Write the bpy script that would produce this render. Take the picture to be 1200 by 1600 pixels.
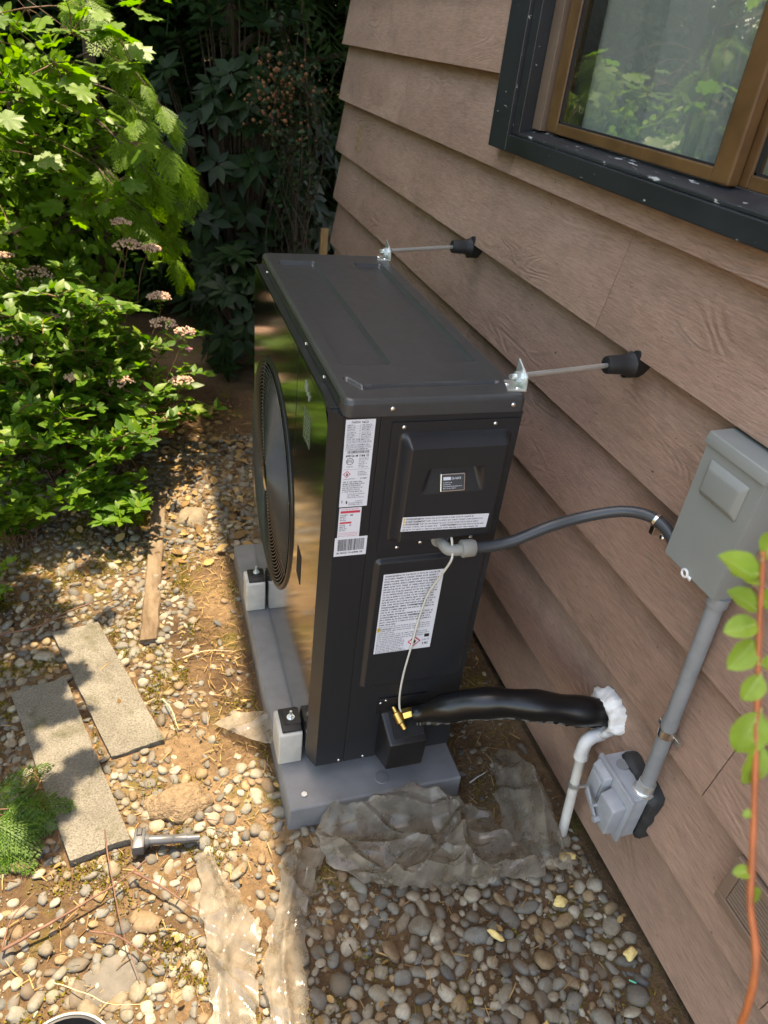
import bpy, bmesh, math, random
import numpy as np
from mathutils import Vector, Matrix, noise, Quaternion

for o in list(bpy.data.objects):
    bpy.data.objects.remove(o)
random.seed(7)
rng = np.random.default_rng(7)
scn = bpy.context.scene
COL = scn.collection

# ------------------------------------------------------------------ camera, sky, sun, exposure
CAM_R = ((0.9531710118, -0.2842395952, 0.1033096061),      # right
         (-0.0743727151, -0.5514060659, -0.8309151880),    # down
         (0.2931445402, 0.7843208546, -0.5467239482))      # forward
CAM_C = (-0.33256076, -1.23090153, 1.68837562)
cam_d = bpy.data.cameras.new('camera')
cam = bpy.data.objects.new('camera', cam_d); COL.objects.link(cam)
r, d, f = [Vector(v) for v in CAM_R]
M = Matrix((r, -d, -f)).transposed().to_4x4(); M.translation = Vector(CAM_C)
cam.matrix_world = M
cam_d.sensor_fit = 'VERTICAL'; cam_d.sensor_height = 36.0
cam_d.lens = 36.0 * 1134.13 / 1600.0
cam_d.clip_start = 0.02; cam_d.clip_end = 500
cam_d.dof.use_dof = True; cam_d.dof.focus_distance = 1.75; cam_d.dof.aperture_fstop = 5.0
scn.camera = cam

SUN = Vector((0.04, 0.24, 1.0)).normalized()
EXPOSURE = 2.62
world = bpy.data.worlds.new('World'); scn.world = world; world.use_nodes = True
wn = world.node_tree.nodes; wl = world.node_tree.links
for n in list(wn): wn.remove(n)
sky = wn.new('ShaderNodeTexSky'); sky.sky_type = 'NISHITA'; sky.sun_disc = False
sky.sun_elevation = math.asin(SUN.z); sky.sun_rotation = math.atan2(SUN.x, SUN.y)
sky.altitude = 50; sky.air_density = 1.0; sky.dust_density = 1.5; sky.ozone_density = 1.0
bg = wn.new('ShaderNodeBackground'); bg.inputs['Strength'].default_value = 0.15
wo = wn.new('ShaderNodeOutputWorld')
wl.new(sky.outputs[0], bg.inputs[0]); wl.new(bg.outputs[0], wo.inputs[0])
sun_d = bpy.data.lights.new('sun', 'SUN'); sun_d.energy = 2.15; sun_d.angle = math.radians(0.53)
sun_d.color = (1.0, 0.95, 0.86)
sun = bpy.data.objects.new('sun', sun_d); COL.objects.link(sun)
sun.rotation_euler = SUN.to_track_quat('Z', 'Y').to_euler(); sun.location = (0, 4, 8)
vs = scn.view_settings
vs.view_transform = 'Standard'; vs.look = 'None'; vs.exposure = EXPOSURE; vs.gamma = 1.0; vs.use_curve_mapping = False
vs.use_white_balance = True; vs.white_balance_temperature = 8900; vs.white_balance_tint = 12
scn.render.engine = 'CYCLES'
scn.cycles.use_denoising = True
try: scn.cycles.denoiser = 'OPENIMAGEDENOISE'
except Exception: pass
scn.cycles.max_bounces = 10; scn.cycles.transparent_max_bounces = 24
scn.cycles.sample_clamp_indirect = 6.0
scn.cycles.caustics_reflective = False; scn.cycles.caustics_refractive = False

# ------------------------------------------------------------------ helpers
WLOC = {}
def link(me, name, mat, parent=None, loc=None, smooth=False):
    ob = bpy.data.objects.new(name, me)
    COL.objects.link(ob)
    if mat is not None and not me.materials: me.materials.append(mat)
    c = Vector(loc) if loc is not None else Vector((0, 0, 0))
    ob.location = c; WLOC[ob] = c
    if parent is not None:
        ob.parent = parent; ob.matrix_parent_inverse = Matrix.Translation(-WLOC[parent])
    if smooth:
        me.polygons.foreach_set('use_smooth', [True] * len(me.polygons))
    return ob
def recentre(V):
    V = np.asarray(V, dtype=float).reshape(-1, 3)
    c = (V.min(0) + V.max(0)) / 2
    return V - c, c
def mesh(name, V, F, mat, parent=None, smooth=False, autos=None):
    V, c = recentre(V)
    me = bpy.data.meshes.new(name)
    me.from_pydata([tuple(v) for v in V], [], F); me.update()
    ob = link(me, name, mat, parent, c, smooth)
    if autos: sharp(me, autos)
    return ob
def sharp(me, deg):
    try: me.set_sharp_from_angle(angle=math.radians(deg))
    except Exception: pass
def npmesh(name, V, F, mat, parent=None, smooth=False):
    """fast mesh from numpy arrays; F is (n,k) with one k"""
    V, c = recentre(V)
    F = np.asarray(F, dtype=np.int32)
    me = bpy.data.meshes.new(name)
    n, k = F.shape
    me.vertices.add(len(V)); me.vertices.foreach_set('co', V.astype(np.float32).ravel())
    me.loops.add(n * k); me.loops.foreach_set('vertex_index', F.ravel())
    me.polygons.add(n); me.polygons.foreach_set('loop_start', np.arange(0, n * k, k, dtype=np.int32))
    me.polygons.foreach_set('loop_total', np.full(n, k, dtype=np.int32))
    me.update(calc_edges=True); me.validate()
    return link(me, name, mat, parent, c, smooth)
def empty(name, loc, label, cat, group=None):
    o = bpy.data.objects.new(name, None); COL.objects.link(o)
    o.location = loc; o.empty_display_size = 0.05
    WLOC[o] = Vector(loc); tag(o, label, cat, group); return o
def tag(o, label=None, cat=None, group=None, kind=None):
    if label: o['label'] = label
    if cat: o['category'] = cat
    if group: o['group'] = group
    if kind: o['kind'] = kind
    return o

class MB:
    """collects geometry in world coordinates"""
    def __init__(s): s.V = []; s.F = []
    def add(s, V, F):
        b = len(s.V); s.V += [tuple(v) for v in V]; s.F += [tuple(b + i for i in f) for f in F]; return s
    def bm(s, bm, M=None):
        bm.verts.ensure_lookup_table()
        V = [(M @ v.co if M else v.co.copy()) for v in bm.verts]
        idx = {v: i for i, v in enumerate(bm.verts)}
        s.add(V, [[idx[v] for v in f.verts] for f in bm.faces]); bm.free(); return s
    def box(s, a, b, bev=0.0, seg=2, M=None):
        bm = bmesh.new(); bmesh.ops.create_cube(bm, size=1)
        a = Vector(a); b = Vector(b)
        for v in bm.verts:
            v.co = Vector([(a[i] + b[i]) / 2 + v.co[i] * (b[i] - a[i]) for i in range(3)])
        if bev > 0:
            bmesh.ops.bevel(bm, geom=bm.edges[:], offset=bev, segments=seg, profile=0.5, affect='EDGES', clamp_overlap=True)
        return s.bm(bm, M)
    def hexa(s, P, bev=0.0, seg=2):
        """8 corners: bottom 4 ccw then top 4 ccw"""
        bm = bmesh.new(); v = [bm.verts.new(p) for p in P]
        for q in ((3, 2, 1, 0), (4, 5, 6, 7), (0, 1, 5, 4), (1, 2, 6, 5), (2, 3, 7, 6), (3, 0, 4, 7)):
            bm.faces.new([v[i] for i in q])
        bmesh.ops.recalc_face_normals(bm, faces=bm.faces[:])
        if bev > 0:
            bmesh.ops.bevel(bm, geom=bm.edges[:], offset=bev, segments=seg, profile=0.5, affect='EDGES', clamp_overlap=True)
        return s.bm(bm)
    def prism(s, poly, z0, z1):
        n = len(poly)
        V = [(x, y, z0) for x, y in poly] + [(x, y, z1) for x, y in poly]
        F = [tuple(range(n))[::-1], tuple(range(n, 2 * n))] + [(i, (i + 1) % n, n + (i + 1) % n, n + i) for i in range(n)]
        return s.add(V, F)
    def tube(s, pts, rad, n=12, cap=True, flat=None):
        """tube along points; rad number or list; flat=(a,b,up) gives an elliptical section"""
        pts = [Vector(p) for p in pts]; m = len(pts)
        R = rad if isinstance(rad, (list, tuple)) else [rad] * m
        up = Vector((0, 0, 1)); V = []; prev = None
        for i, p in enumerate(pts):
            t = (pts[min(i + 1, m - 1)] - pts[max(i - 1, 0)]).normalized()
            if prev is None:
                a = t.cross(up)
                if a.length < 1e-3: a = t.cross(Vector((1, 0, 0)))
                a.normalize()
            else:
                a = prev - t * prev.dot(t)
                a.normalize()
            prev = a; b = a.cross(t)
            fa, fb = flat if flat else (1, 1)
            for k in range(n):
                th = 2 * math.pi * k / n
                V.append(p + a * (math.cos(th) * R[i] * fa) + b * (math.sin(th) * R[i] * fb))
        F = []
        for i in range(m - 1):
            for k in range(n):
                F.append((i * n + k, i * n + (k + 1) % n, (i + 1) * n + (k + 1) % n, (i + 1) * n + k))
        if cap:
            F.append(tuple(range(n))[::-1]); F.append(tuple(range((m - 1) * n, m * n)))
        return s.add(V, F)
    def cyl(s, a, b, r, n=16, r2=None):
        return s.tube([a, b], [r, r if r2 is None else r2], n)
    def quad(s, P): return s.add(P, [tuple(range(len(P)))])
    def build(s, name, mat, parent=None, smooth=False, autos=None):
        return mesh(name, s.V, s.F, mat, parent, smooth or bool(autos), autos)

def spline(pts, n=8):
    P = [Vector(p) for p in pts]; out = []
    for i in range(len(P) - 1):
        p0 = P[max(i - 1, 0)]; p1 = P[i]; p2 = P[i + 1]; p3 = P[min(i + 2, len(P) - 1)]
        for k in range(n):
            t = k / n
            out.append(0.5 * ((2 * p1) + (p2 - p0) * t + (2 * p0 - 5 * p1 + 4 * p2 - p3) * t * t + (3 * p1 - p0 - 3 * p2 + p3) * t ** 3))
    out.append(P[-1]); return out

# ------------------------------------------------------------------ materials
def newmat(name):
    m = bpy.data.materials.new(name); m.use_nodes = True
    nt = m.node_tree
    for n in list(nt.nodes): nt.nodes.remove(n)
    out = nt.nodes.new('ShaderNodeOutputMaterial')
    return m, nt, out
def N(nt, t, **kw):
    n = nt.nodes.new(t)
    for k, v in kw.items():
        if k in n.inputs.keys() if hasattr(n.inputs, 'keys') else False: n.inputs[k].default_value = v
        else: setattr(n, k, v)
    return n
def ramp(nt, stops, src):
    n = nt.nodes.new('ShaderNodeValToRGB'); e = n.color_ramp.elements
    while len(e) > 1: e.remove(e[-1])
    e[0].position = stops[0][0]; e[0].color = (*stops[0][1], 1)
    for p, c in stops[1:]:
        q = e.new(p); q.color = (*c, 1)
    nt.links.new(src, n.inputs[0]); return n
def noise_tex(nt, vec, scale, detail=4, rough=0.55, dist=0.0):
    n = nt.nodes.new('ShaderNodeTexNoise'); n.inputs['Scale'].default_value = scale
    n.inputs['Detail'].default_value = detail; n.inputs['Roughness'].default_value = rough
    n.inputs['Distortion'].default_value = dist
    nt.links.new(vec, n.inputs['Vector']); return n
def pos(nt, scale=(1, 1, 1)):
    g = nt.nodes.new('ShaderNodeNewGeometry')
    mp = nt.nodes.new('ShaderNodeMapping'); mp.inputs['Scale'].default_value = scale
    nt.links.new(g.outputs['Position'], mp.inputs['Vector']); return mp.outputs[0]
def mixc(nt, fac, a, b, mode='MIX'):
    n = nt.nodes.new('ShaderNodeMix'); n.data_type = 'RGBA'; n.blend_type = mode
    for sock, v in ((n.inputs[0], fac), (n.inputs[6], a), (n.inputs[7], b)):
        if hasattr(v, 'links') or isinstance(v, bpy.types.NodeSocket): nt.links.new(v, sock)
        elif isinstance(v, (int, float)): sock.default_value = v
        else: sock.default_value = (*v, 1)
    return n.outputs[2]
def bumpn(nt, h, strength, dist, normal=None):
    b = nt.nodes.new('ShaderNodeBump'); b.inputs['Strength'].default_value = strength; b.inputs['Distance'].default_value = dist
    nt.links.new(h, b.inputs['Height'])
    if normal is not None: nt.links.new(normal, b.inputs['Normal'])
    return b.outputs[0]
def pmat(name, col, rough=0.5, metal=0.0, var=0.0, vscale=6, col2=None, bump=0.0, bscale=80, bdist=0.002, coat=0.0, stretch=(1, 1, 1), rvar=0.0, spec=0.5):
    m, nt, out = newmat(name)
    p = nt.nodes.new('ShaderNodeBsdfPrincipled')
    p.inputs['Base Color'].default_value = (*col, 1); p.inputs['Roughness'].default_value = rough
    p.inputs['Metallic'].default_value = metal; p.inputs['Coat Weight'].default_value = coat; p.inputs['Coat Roughness'].default_value = 0.11
    p.inputs['Specular IOR Level'].default_value = spec
    v = pos(nt, stretch)
    if var > 0 or col2:
        n = noise_tex(nt, v, vscale, 5, 0.6)
        c2 = col2 if col2 else tuple(min(1, c * (1 + var)) for c in col)
        c1 = col if col2 else tuple(c * (1 - var) for c in col)
        rp = ramp(nt, [(0.32, c1), (0.68, c2)], n.outputs[0])
        nt.links.new(rp.outputs[0], p.inputs['Base Color'])
    if rvar > 0:
        n = noise_tex(nt, v, vscale * 2.3, 4)
        mr = nt.nodes.new('ShaderNodeMapRange'); mr.inputs[3].default_value = max(0, rough - rvar); mr.inputs[4].default_value = rough + rvar
        mr.inputs[1].default_value = 0.3; mr.inputs[2].default_value = 0.7
        nt.links.new(n.outputs[0], mr.inputs[0]); nt.links.new(mr.outputs[0], p.inputs['Roughness'])
    if bump > 0:
        n = noise_tex(nt, v, bscale, 4, 0.6)
        nt.links.new(bumpn(nt, n.outputs[0], bump, bdist), p.inputs['Normal'])
    nt.links.new(p.outputs[0], out.inputs[0])
    return m
def leafmat(name, c1, c2, trans=0.45, rough=0.42, spec=0.4, tcol=None, extra=None):
    m, nt, out = newmat(name)
    g = nt.nodes.new('ShaderNodeNewGeometry')
    stops = [(0.0, c1), (0.75, c2)]
    if extra: stops.append((1.0, extra))
    rp = ramp(nt, stops, g.outputs['Random Per Island'])
    n = noise_tex(nt, pos(nt), 40, 2)
    c = mixc(nt, 0.25, rp.outputs[0], n.outputs[0], 'OVERLAY')
    p = nt.nodes.new('ShaderNodeBsdfPrincipled'); p.inputs['Roughness'].default_value = rough
    p.inputs['Specular IOR Level'].default_value = spec
    nt.links.new(c, p.inputs['Base Color'])
    t = nt.nodes.new('ShaderNodeBsdfTranslucent')
    tc = mixc(nt, 1.0, c, tcol or (1.6, 1.5, 0.5), 'MULTIPLY'); nt.links.new(tc, t.inputs[0])
    mx = nt.nodes.new('ShaderNodeMixShader'); mx.inputs[0].default_value = trans
    nt.links.new(p.outputs[0], mx.inputs[1]); nt.links.new(t.outputs[0], mx.inputs[2]); nt.links.new(mx.outputs[0], out.inputs[0])
    return m

def siding_mat():
    m, nt, out = newmat('painted_siding')
    p = nt.nodes.new('ShaderNodeBsdfPrincipled')
    v = pos(nt, (1, 1, 1)); oi = nt.nodes.new('ShaderNodeObjectInfo')
    # shift each plank's grain
    add = nt.nodes.new('ShaderNodeVectorMath'); add.operation = 'ADD'
    comb = nt.nodes.new('ShaderNodeCombineXYZ')
    mul = nt.nodes.new('ShaderNodeMath'); mul.operation = 'MULTIPLY'; mul.inputs[1].default_value = 37.0
    nt.links.new(oi.outputs['Random'], mul.inputs[0]); nt.links.new(mul.outputs[0], comb.inputs[0]); nt.links.new(mul.outputs[0], comb.inputs[1])
    nt.links.new(v, add.inputs[0]); nt.links.new(comb.outputs[0], add.inputs[1])
    def mapped(sc):
        mp = nt.nodes.new('ShaderNodeMapping'); mp.inputs['Scale'].default_value = sc
        nt.links.new(add.outputs[0], mp.inputs['Vector']); return mp.outputs[0]
    big = noise_tex(nt, mapped((1, 0.9, 2.2)), 2.2, 5, 0.6)
    c = ramp(nt, [(0.28, (0.295, 0.180, 0.128)), (0.52, (0.355, 0.222, 0.162)), (0.75, (0.410, 0.268, 0.202))], big.outputs[0])
    # fine worn streaks
    streak = noise_tex(nt, mapped((1, 7, 90)), 3.0, 5, 0.65, 0.4)
    sr = ramp(nt, [(0.35, (0.70, 0.69, 0.68)), (0.62, (1.12, 1.10, 1.08))], streak.outputs[0])
    c1 = mixc(nt, 0.8, c.outputs[0], sr.outputs[0], 'MULTIPLY')
    # small dark nicks and pale chips
    nick = noise_tex(nt, mapped((1, 20, 60)), 2.3, 2, 0.5)
    nr = ramp(nt, [(0.0, (0, 0, 0)), (0.73, (0, 0, 0)), (0.78, (1, 1, 1))], nick.outputs[0])
    c2 = mixc(nt, nr.outputs[0], c1, (0.09, 0.055, 0.038))
    vo = noise_tex(nt, mapped((1, 26, 40)), 2.9, 2, 0.5)
    vr = ramp(nt, [(0.0, (0, 0, 0)), (0.775, (0, 0, 0)), (0.80, (1, 1, 1))], vo.outputs[0])
    c3 = mixc(nt, vr.outputs[0], c2, (0.33, 0.24, 0.17))
    st_ = noise_tex(nt, mapped((1, 2.2, 5.0)), 2.6, 6, 0.7, 0.3)
    sk = ramp(nt, [(0.52, (0, 0, 0)), (0.72, (0.42, 0.42, 0.42))], st_.outputs[0])
    c3 = mixc(nt, sk.outputs[0], c3, (0.13, 0.088, 0.064))
    fade = nt.nodes.new('ShaderNodeMapRange'); fade.inputs[3].default_value = 0.90; fade.inputs[4].default_value = 1.10
    nt.links.new(oi.outputs['Random'], fade.inputs[0])
    c3 = mixc(nt, 1.0, c3, fade.outputs[0], 'MULTIPLY')
    nt.links.new(c3, p.inputs['Base Color'])
    p.inputs['Roughness'].default_value = 0.62
    # grain relief: contorted rings where the noise is high, fine raised grain elsewhere
    warp = noise_tex(nt, mapped((1, 0.8, 2.6)), 2.6, 2, 0.5, 0.6)
    w = nt.nodes.new('ShaderNodeMath'); w.operation = 'MULTIPLY'; w.inputs[1].default_value = 90.0
    nt.links.new(warp.outputs[0], w.inputs[0])
    sn = nt.nodes.new('ShaderNodeMath'); sn.operation = 'SINE'; nt.links.new(w.outputs[0], sn.inputs[0])
    msk = noise_tex(nt, mapped((1, 1.3, 3.0)), 1.7, 2, 0.5)
    mr = ramp(nt, [(0.50, (0, 0, 0)), (0.66, (1, 1, 1))], msk.outputs[0])
    gm = nt.nodes.new('ShaderNodeMath'); gm.operation = 'MULTIPLY'
    nt.links.new(sn.outputs[0], gm.inputs[0]); nt.links.new(mr.outputs[0], gm.inputs[1])
    b1 = bumpn(nt, gm.outputs[0], 0.35, 0.0026)
    fine = noise_tex(nt, mapped((1, 22, 110)), 2.0, 4, 0.7, 0.9)
    b2 = bumpn(nt, fine.outputs[0], 0.7, 0.0034, b1)
    rough = noise_tex(nt, mapped((1, 60, 60)), 4.0, 3, 0.6)
    b3 = bumpn(nt, rough.outputs[0], 0.45, 0.0025, b2)
    nt.links.new(b3, p.inputs['Normal'])
    nt.links.new(p.outputs[0], out.inputs[0])
    return m

def ground_mat():
    m, nt, out = newmat('soil')
    p = nt.nodes.new('ShaderNodeBsdfPrincipled'); p.inputs['Roughness'].default_value = 0.95; p.inputs['Specular IOR Level'].default_value = 0.15
    v = pos(nt)
    n1 = noise_tex(nt, v, 2.1, 5, 0.6)
    c = ramp(nt, [(0.30, (0.070, 0.043, 0.026)), (0.50, (0.165, 0.106, 0.062)), (0.70, (0.30, 0.205, 0.122))], n1.outputs[0])
    n2 = noise_tex(nt, v, 60, 6, 0.75)
    c2 = mixc(nt, 0.75, c.outputs[0], ramp(nt, [(0.3, (0.42, 0.40, 0.38)), (0.7, (1.3, 1.25, 1.15))], n2.outputs[0]).outputs[0], 'MULTIPLY')
    n3 = noise_tex(nt, v, 5.5, 4, 0.6)
    n4 = noise_tex(nt, v, 170, 3, 0.7)
    ms = ramp(nt, [(0.56, (0, 0, 0)), (0.66, (1, 1, 1))], n3.outputs[0])
    mossc = ramp(nt, [(0.35, (0.05, 0.055, 0.008)), (0.7, (0.20, 0.17, 0.02))], n4.outputs[0])
    fac = nt.nodes.new('ShaderNodeMath'); fac.operation = 'MULTIPLY'; fac.inputs[1].default_value = 0.55
    nt.links.new(ms.outputs[0], fac.inputs[0])
    c3 = mixc(nt, fac.outputs[0], c2, mossc.outputs[0])
    nt.links.new(c3, p.inputs['Base Color'])
    b = bumpn(nt, n2.outputs[0], 0.9, 0.012); b2 = bumpn(nt, n4.outputs[0], 0.7, 0.005, b)
    nt.links.new(b2, p.inputs['Normal']); nt.links.new(p.outputs[0], out.inputs[0])
    return m

def stone_mat(name, island):
    m, nt, out = newmat(name)
    p = nt.nodes.new('ShaderNodeBsdfPrincipled'); p.inputs['Roughness'].default_value = 0.72; p.inputs['Specular IOR Level'].default_value = 0.35
    if island: src = nt.nodes.new('ShaderNodeNewGeometry').outputs['Random Per Island']
    else: src = nt.nodes.new('ShaderNodeObjectInfo').outputs['Random']
    S = [(0.00, (0.13, 0.125, 0.115)), (0.10, (0.30, 0.27, 0.22)), (0.20, (0.20, 0.205, 0.20)), (0.30, (0.34, 0.24, 0.14)), (0.38, (0.16, 0.15, 0.14)),
         (0.46, (0.42, 0.39, 0.33)), (0.54, (0.24, 0.235, 0.21)), (0.62, (0.28, 0.19, 0.12)), (0.70, (0.19, 0.195, 0.19)), (0.78, (0.47, 0.43, 0.36)), (0.86, (0.30, 0.28, 0.235)), (0.94, (0.11, 0.115, 0.12)), (1.0, (0.36, 0.30, 0.2))]
    S = [(p_, (c_[0] * 0.70 + 0.02, c_[1] * 0.69 + 0.018, c_[2] * 0.65 + 0.015)) for p_, c_ in S]
    rp = ramp(nt, S, src); rp.color_ramp.interpolation = 'CONSTANT'
    v = pos(nt)
    n = noise_tex(nt, v, 120, 5, 0.75)
    c = mixc(nt, 0.6, rp.outputs[0], ramp(nt, [(0.3, (0.5, 0.5, 0.5)), (0.7, (1.35, 1.33, 1.28))], n.outputs[0]).outputs[0], 'MULTIPLY')
    n2 = noise_tex(nt, v, 16, 4, 0.6)
    c = mixc(nt, ramp(nt, [(0.42, (0, 0, 0)), (0.70, (0.8, 0.8, 0.8))], n2.outputs[0]).outputs[0], c, (0.135, 0.092, 0.052))
    nt.links.new(c, p.inputs['Base Color'])
    nt.links.new(bumpn(nt, n.outputs[0], 0.35, 0.002), p.inputs['Normal'])
    nt.links.new(p.outputs[0], out.inputs[0]); return m

def concrete_mat():
    m, nt, out = newmat('concrete')
    p = nt.nodes.new('ShaderNodeBsdfPrincipled'); p.inputs['Roughness'].default_value = 0.9
    v = pos(nt)
    n = noise_tex(nt, v, 7, 5, 0.65); n2 = noise_tex(nt, v, 190, 4, 0.8)
    c = ramp(nt, [(0.3, (0.19, 0.172, 0.138)), (0.7, (0.31, 0.285, 0.235))], n.outputs[0])
    c2 = mixc(nt, 0.8, c.outputs[0], ramp(nt, [(0.36, (0.35, 0.34, 0.33)), (0.52, (1, 1, 1)), (0.7, (1.4, 1.38, 1.3))], n2.outputs[0]).outputs[0], 'MULTIPLY')
    n3 = noise_tex(nt, v, 11, 3, 0.6)
    c3 = mixc(nt, ramp(nt, [(0.54, (0, 0, 0)), (0.70, (0.65, 0.65, 0.65))], n3.outputs[0]).outputs[0], c2, (0.085, 0.080, 0.028))
    nt.links.new(c3, p.inputs['Base Color'])
    nt.links.new(bumpn(nt, n2.outputs[0], 1.0, 0.009), p.inputs['Normal'])
    nt.links.new(p.outputs[0], out.inputs[0]); return m

def film_mat():
    m, nt, out = newmat('plastic_film')
    p = nt.nodes.new('ShaderNodeBsdfPrincipled'); p.inputs['Roughness'].default_value = 0.15; p.inputs['Specular IOR Level'].default_value = 0.8
    n = noise_tex(nt, pos(nt), 14, 4, 0.6)
    c = ramp(nt, [(0.3, (0.27, 0.235, 0.185)), (0.7, (0.42, 0.37, 0.305))], n.outputs[0])
    nt.links.new(c.outputs[0], p.inputs['Base Color'])
    tl = nt.nodes.new('ShaderNodeBsdfTranslucent'); tl.inputs[0].default_value = (0.42, 0.36, 0.27, 1)
    m1 = nt.nodes.new('ShaderNodeMixShader'); m1.inputs[0].default_value = 0.35
    nt.links.new(p.outputs[0], m1.inputs[1]); nt.links.new(tl.outputs[0], m1.inputs[2])
    tr = nt.nodes.new('ShaderNodeBsdfTransparent'); tr.inputs[0].default_value = (0.9, 0.86, 0.8, 1)
    m2 = nt.nodes.new('ShaderNodeMixShader')
    mr = nt.nodes.new('ShaderNodeMapRange'); mr.inputs[1].default_value = 0.3; mr.inputs[2].default_value = 0.7
    mr.inputs[3].default_value = 0.64; mr.inputs[4].default_value = 0.28
    nt.links.new(n.outputs[0], mr.inputs[0]); nt.links.new(mr.outputs[0], m2.inputs[0])
    nt.links.new(m1.outputs[0], m2.inputs[1]); nt.links.new(tr.outputs[0], m2.inputs[2]); nt.links.new(m2.outputs[0], out.inputs[0])
    return m
def glass_mat():
    m, nt, out = newmat('window_glass')
    fr = nt.nodes.new('ShaderNodeFresnel'); fr.inputs[0].default_value = 2.8
    gb = nt.nodes.new('ShaderNodeNewGeometry'); om = nt.nodes.new('ShaderNodeMath'); om.operation = 'SUBTRACT'; om.inputs[0].default_value = 1.0
    nt.links.new(gb.outputs['Backfacing'], om.inputs[1]); fm = nt.nodes.new('ShaderNodeMath'); fm.operation = 'MULTIPLY'
    nt.links.new(fr.outputs[0], fm.inputs[0]); nt.links.new(om.outputs[0], fm.inputs[1])
    tr = nt.nodes.new('ShaderNodeBsdfTransparent'); tr.inputs[0].default_value = (0.86, 0.89, 0.87, 1)
    gl = nt.nodes.new('ShaderNodeBsdfGlossy'); gl.inputs['Roughness'].default_value = 0.004; gl.inputs[0].default_value = (1, 1, 1, 1)
    n = noise_tex(nt, pos(nt), 3.0, 1, 0.4)
    nt.links.new(bumpn(nt, n.outputs[0], 0.05, 0.01), gl.inputs['Normal'])
    mx = nt.nodes.new('ShaderNodeMixShader'); nt.links.new(fm.outputs[0], mx.inputs[0])
    nt.links.new(tr.outputs[0], mx.inputs[1]); nt.links.new(gl.outputs[0], mx.inputs[2]); nt.links.new(mx.outputs[0], out.inputs[0])
    return m
def chipped_mat(name, base, chip, thr=0.70):
    m, nt, out = newmat(name)
    p = nt.nodes.new('ShaderNodeBsdfPrincipled'); p.inputs['Roughness'].default_value = 0.42
    v = pos(nt, (1, 1, 1))
    big = noise_tex(nt, v, 5, 4); c = ramp(nt, [(0.3, tuple(b * 0.75 for b in base)), (0.7, tuple(b * 1.5 for b in base))], big.outputs[0])
    mp = pos(nt, (30, 9, 30)); n = noise_tex(nt, mp, 1.6, 5, 0.7)
    k = ramp(nt, [(0.0, (0, 0, 0)), (thr, (0, 0, 0)), (thr + 0.02, (1, 1, 1))], n.outputs[0])
    cc = mixc(nt, k.outputs[0], c.outputs[0], chip)
    nt.links.new(cc, p.inputs['Base Color'])
    nt.links.new(bumpn(nt, n.outputs[0], 0.25, 0.002), p.inputs['Normal'])
    nt.links.new(p.outputs[0], out.inputs[0]); return m

MAT = {}
MAT['siding'] = siding_mat()
MAT['soil'] = ground_mat()
MAT['stone'] = stone_mat('river_stone', False)
MAT['gravel'] = stone_mat('river_gravel', True)
MAT['concrete'] = concrete_mat()
MAT['film'] = film_mat()
MAT['glass'] = glass_mat()
MAT['casing'] = chipped_mat('black_casing_paint', (0.016, 0.018, 0.021), (0.42, 0.43, 0.42), 0.66)
MAT['sillpaint'] = chipped_mat('worn_sill_paint', (0.022, 0.024, 0.027), (0.45, 0.46, 0.45), 0.60)
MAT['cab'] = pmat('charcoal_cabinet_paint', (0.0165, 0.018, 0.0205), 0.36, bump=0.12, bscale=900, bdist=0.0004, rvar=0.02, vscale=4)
MAT['skylitlid'] = pmat('charcoal_skylit_lid', (0.046, 0.048, 0.049), 0.34, var=0.10, vscale=22, bump=0.08, bscale=900, bdist=0.0004, rvar=0.025)  # cabinet charcoal lightened: sky sheen put into the colour; mottling is dust
MAT['gloss'] = pmat('gloss_black_panel', (0.006, 0.007, 0.007), 0.13, coat=1.0, bump=0.05, bscale=6, bdist=0.008, spec=0.9)
MAT['blackplastic'] = pmat('black_plastic', (0.010, 0.010, 0.011), 0.33)
MAT['mattblack'] = pmat('matt_black', (0.006, 0.006, 0.006), 0.8)
MAT['wire'] = pmat('grille_wire', (0.05, 0.05, 0.048), 0.28, spec=0.8)
MAT['rubber'] = pmat('black_rubber', (0.012, 0.012, 0.013), 0.6, bump=0.2, bscale=400, bdist=0.0005)
MAT['zinc'] = pmat('zinc_plate', (0.78, 0.82, 0.80), 0.34, 0.85, var=0.08, vscale=14, rvar=0.03)
MAT['steel'] = pmat('screw_steel', (0.75, 0.75, 0.74), 0.22, 1.0)
MAT['paper'] = pmat('white_label_paper', (0.72, 0.74, 0.80), 0.5)
MAT['ink'] = pmat('label_ink', (0.13, 0.135, 0.16), 0.6)
MAT['inkdark'] = pmat('label_black_ink', (0.02, 0.02, 0.022), 0.6)
MAT['red'] = pmat('label_red', (0.62, 0.05, 0.09), 0.5)
MAT['yellow'] = pmat('label_yellow', (0.75, 0.50, 0.03), 0.5)
MAT['sticker'] = pmat('clear_sticker', (0.10, 0.13, 0.09), 0.25)
MAT['padplastic'] = pmat('grey_pad_plastic', (0.175, 0.175, 0.18), 0.5, var=0.18, vscale=9, bump=0.25, bscale=350, bdist=0.0012)
MAT['whiteblock'] = pmat('white_riser', (0.50, 0.48, 0.44), 0.45, var=0.12, vscale=18)
MAT['pvc'] = pmat('white_pvc', (0.62, 0.60, 0.55), 0.38, var=0.12, vscale=16)
MAT['caulk'] = pmat('white_sealant', (0.80, 0.79, 0.76), 0.4, bump=0.5, bscale=70, bdist=0.004)
MAT['greybox'] = pmat('grey_enclosure_paint', (0.225, 0.235, 0.22), 0.42, var=0.06, vscale=5, bump=0.1, bscale=500, bdist=0.0006)
MAT['greypvc'] = pmat('grey_conduit_pvc', (0.22, 0.23, 0.235), 0.42, var=0.15, vscale=14)
MAT['castalu'] = pmat('grey_cast_cover', (0.30, 0.32, 0.345), 0.42, var=0.12, vscale=20)
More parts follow.
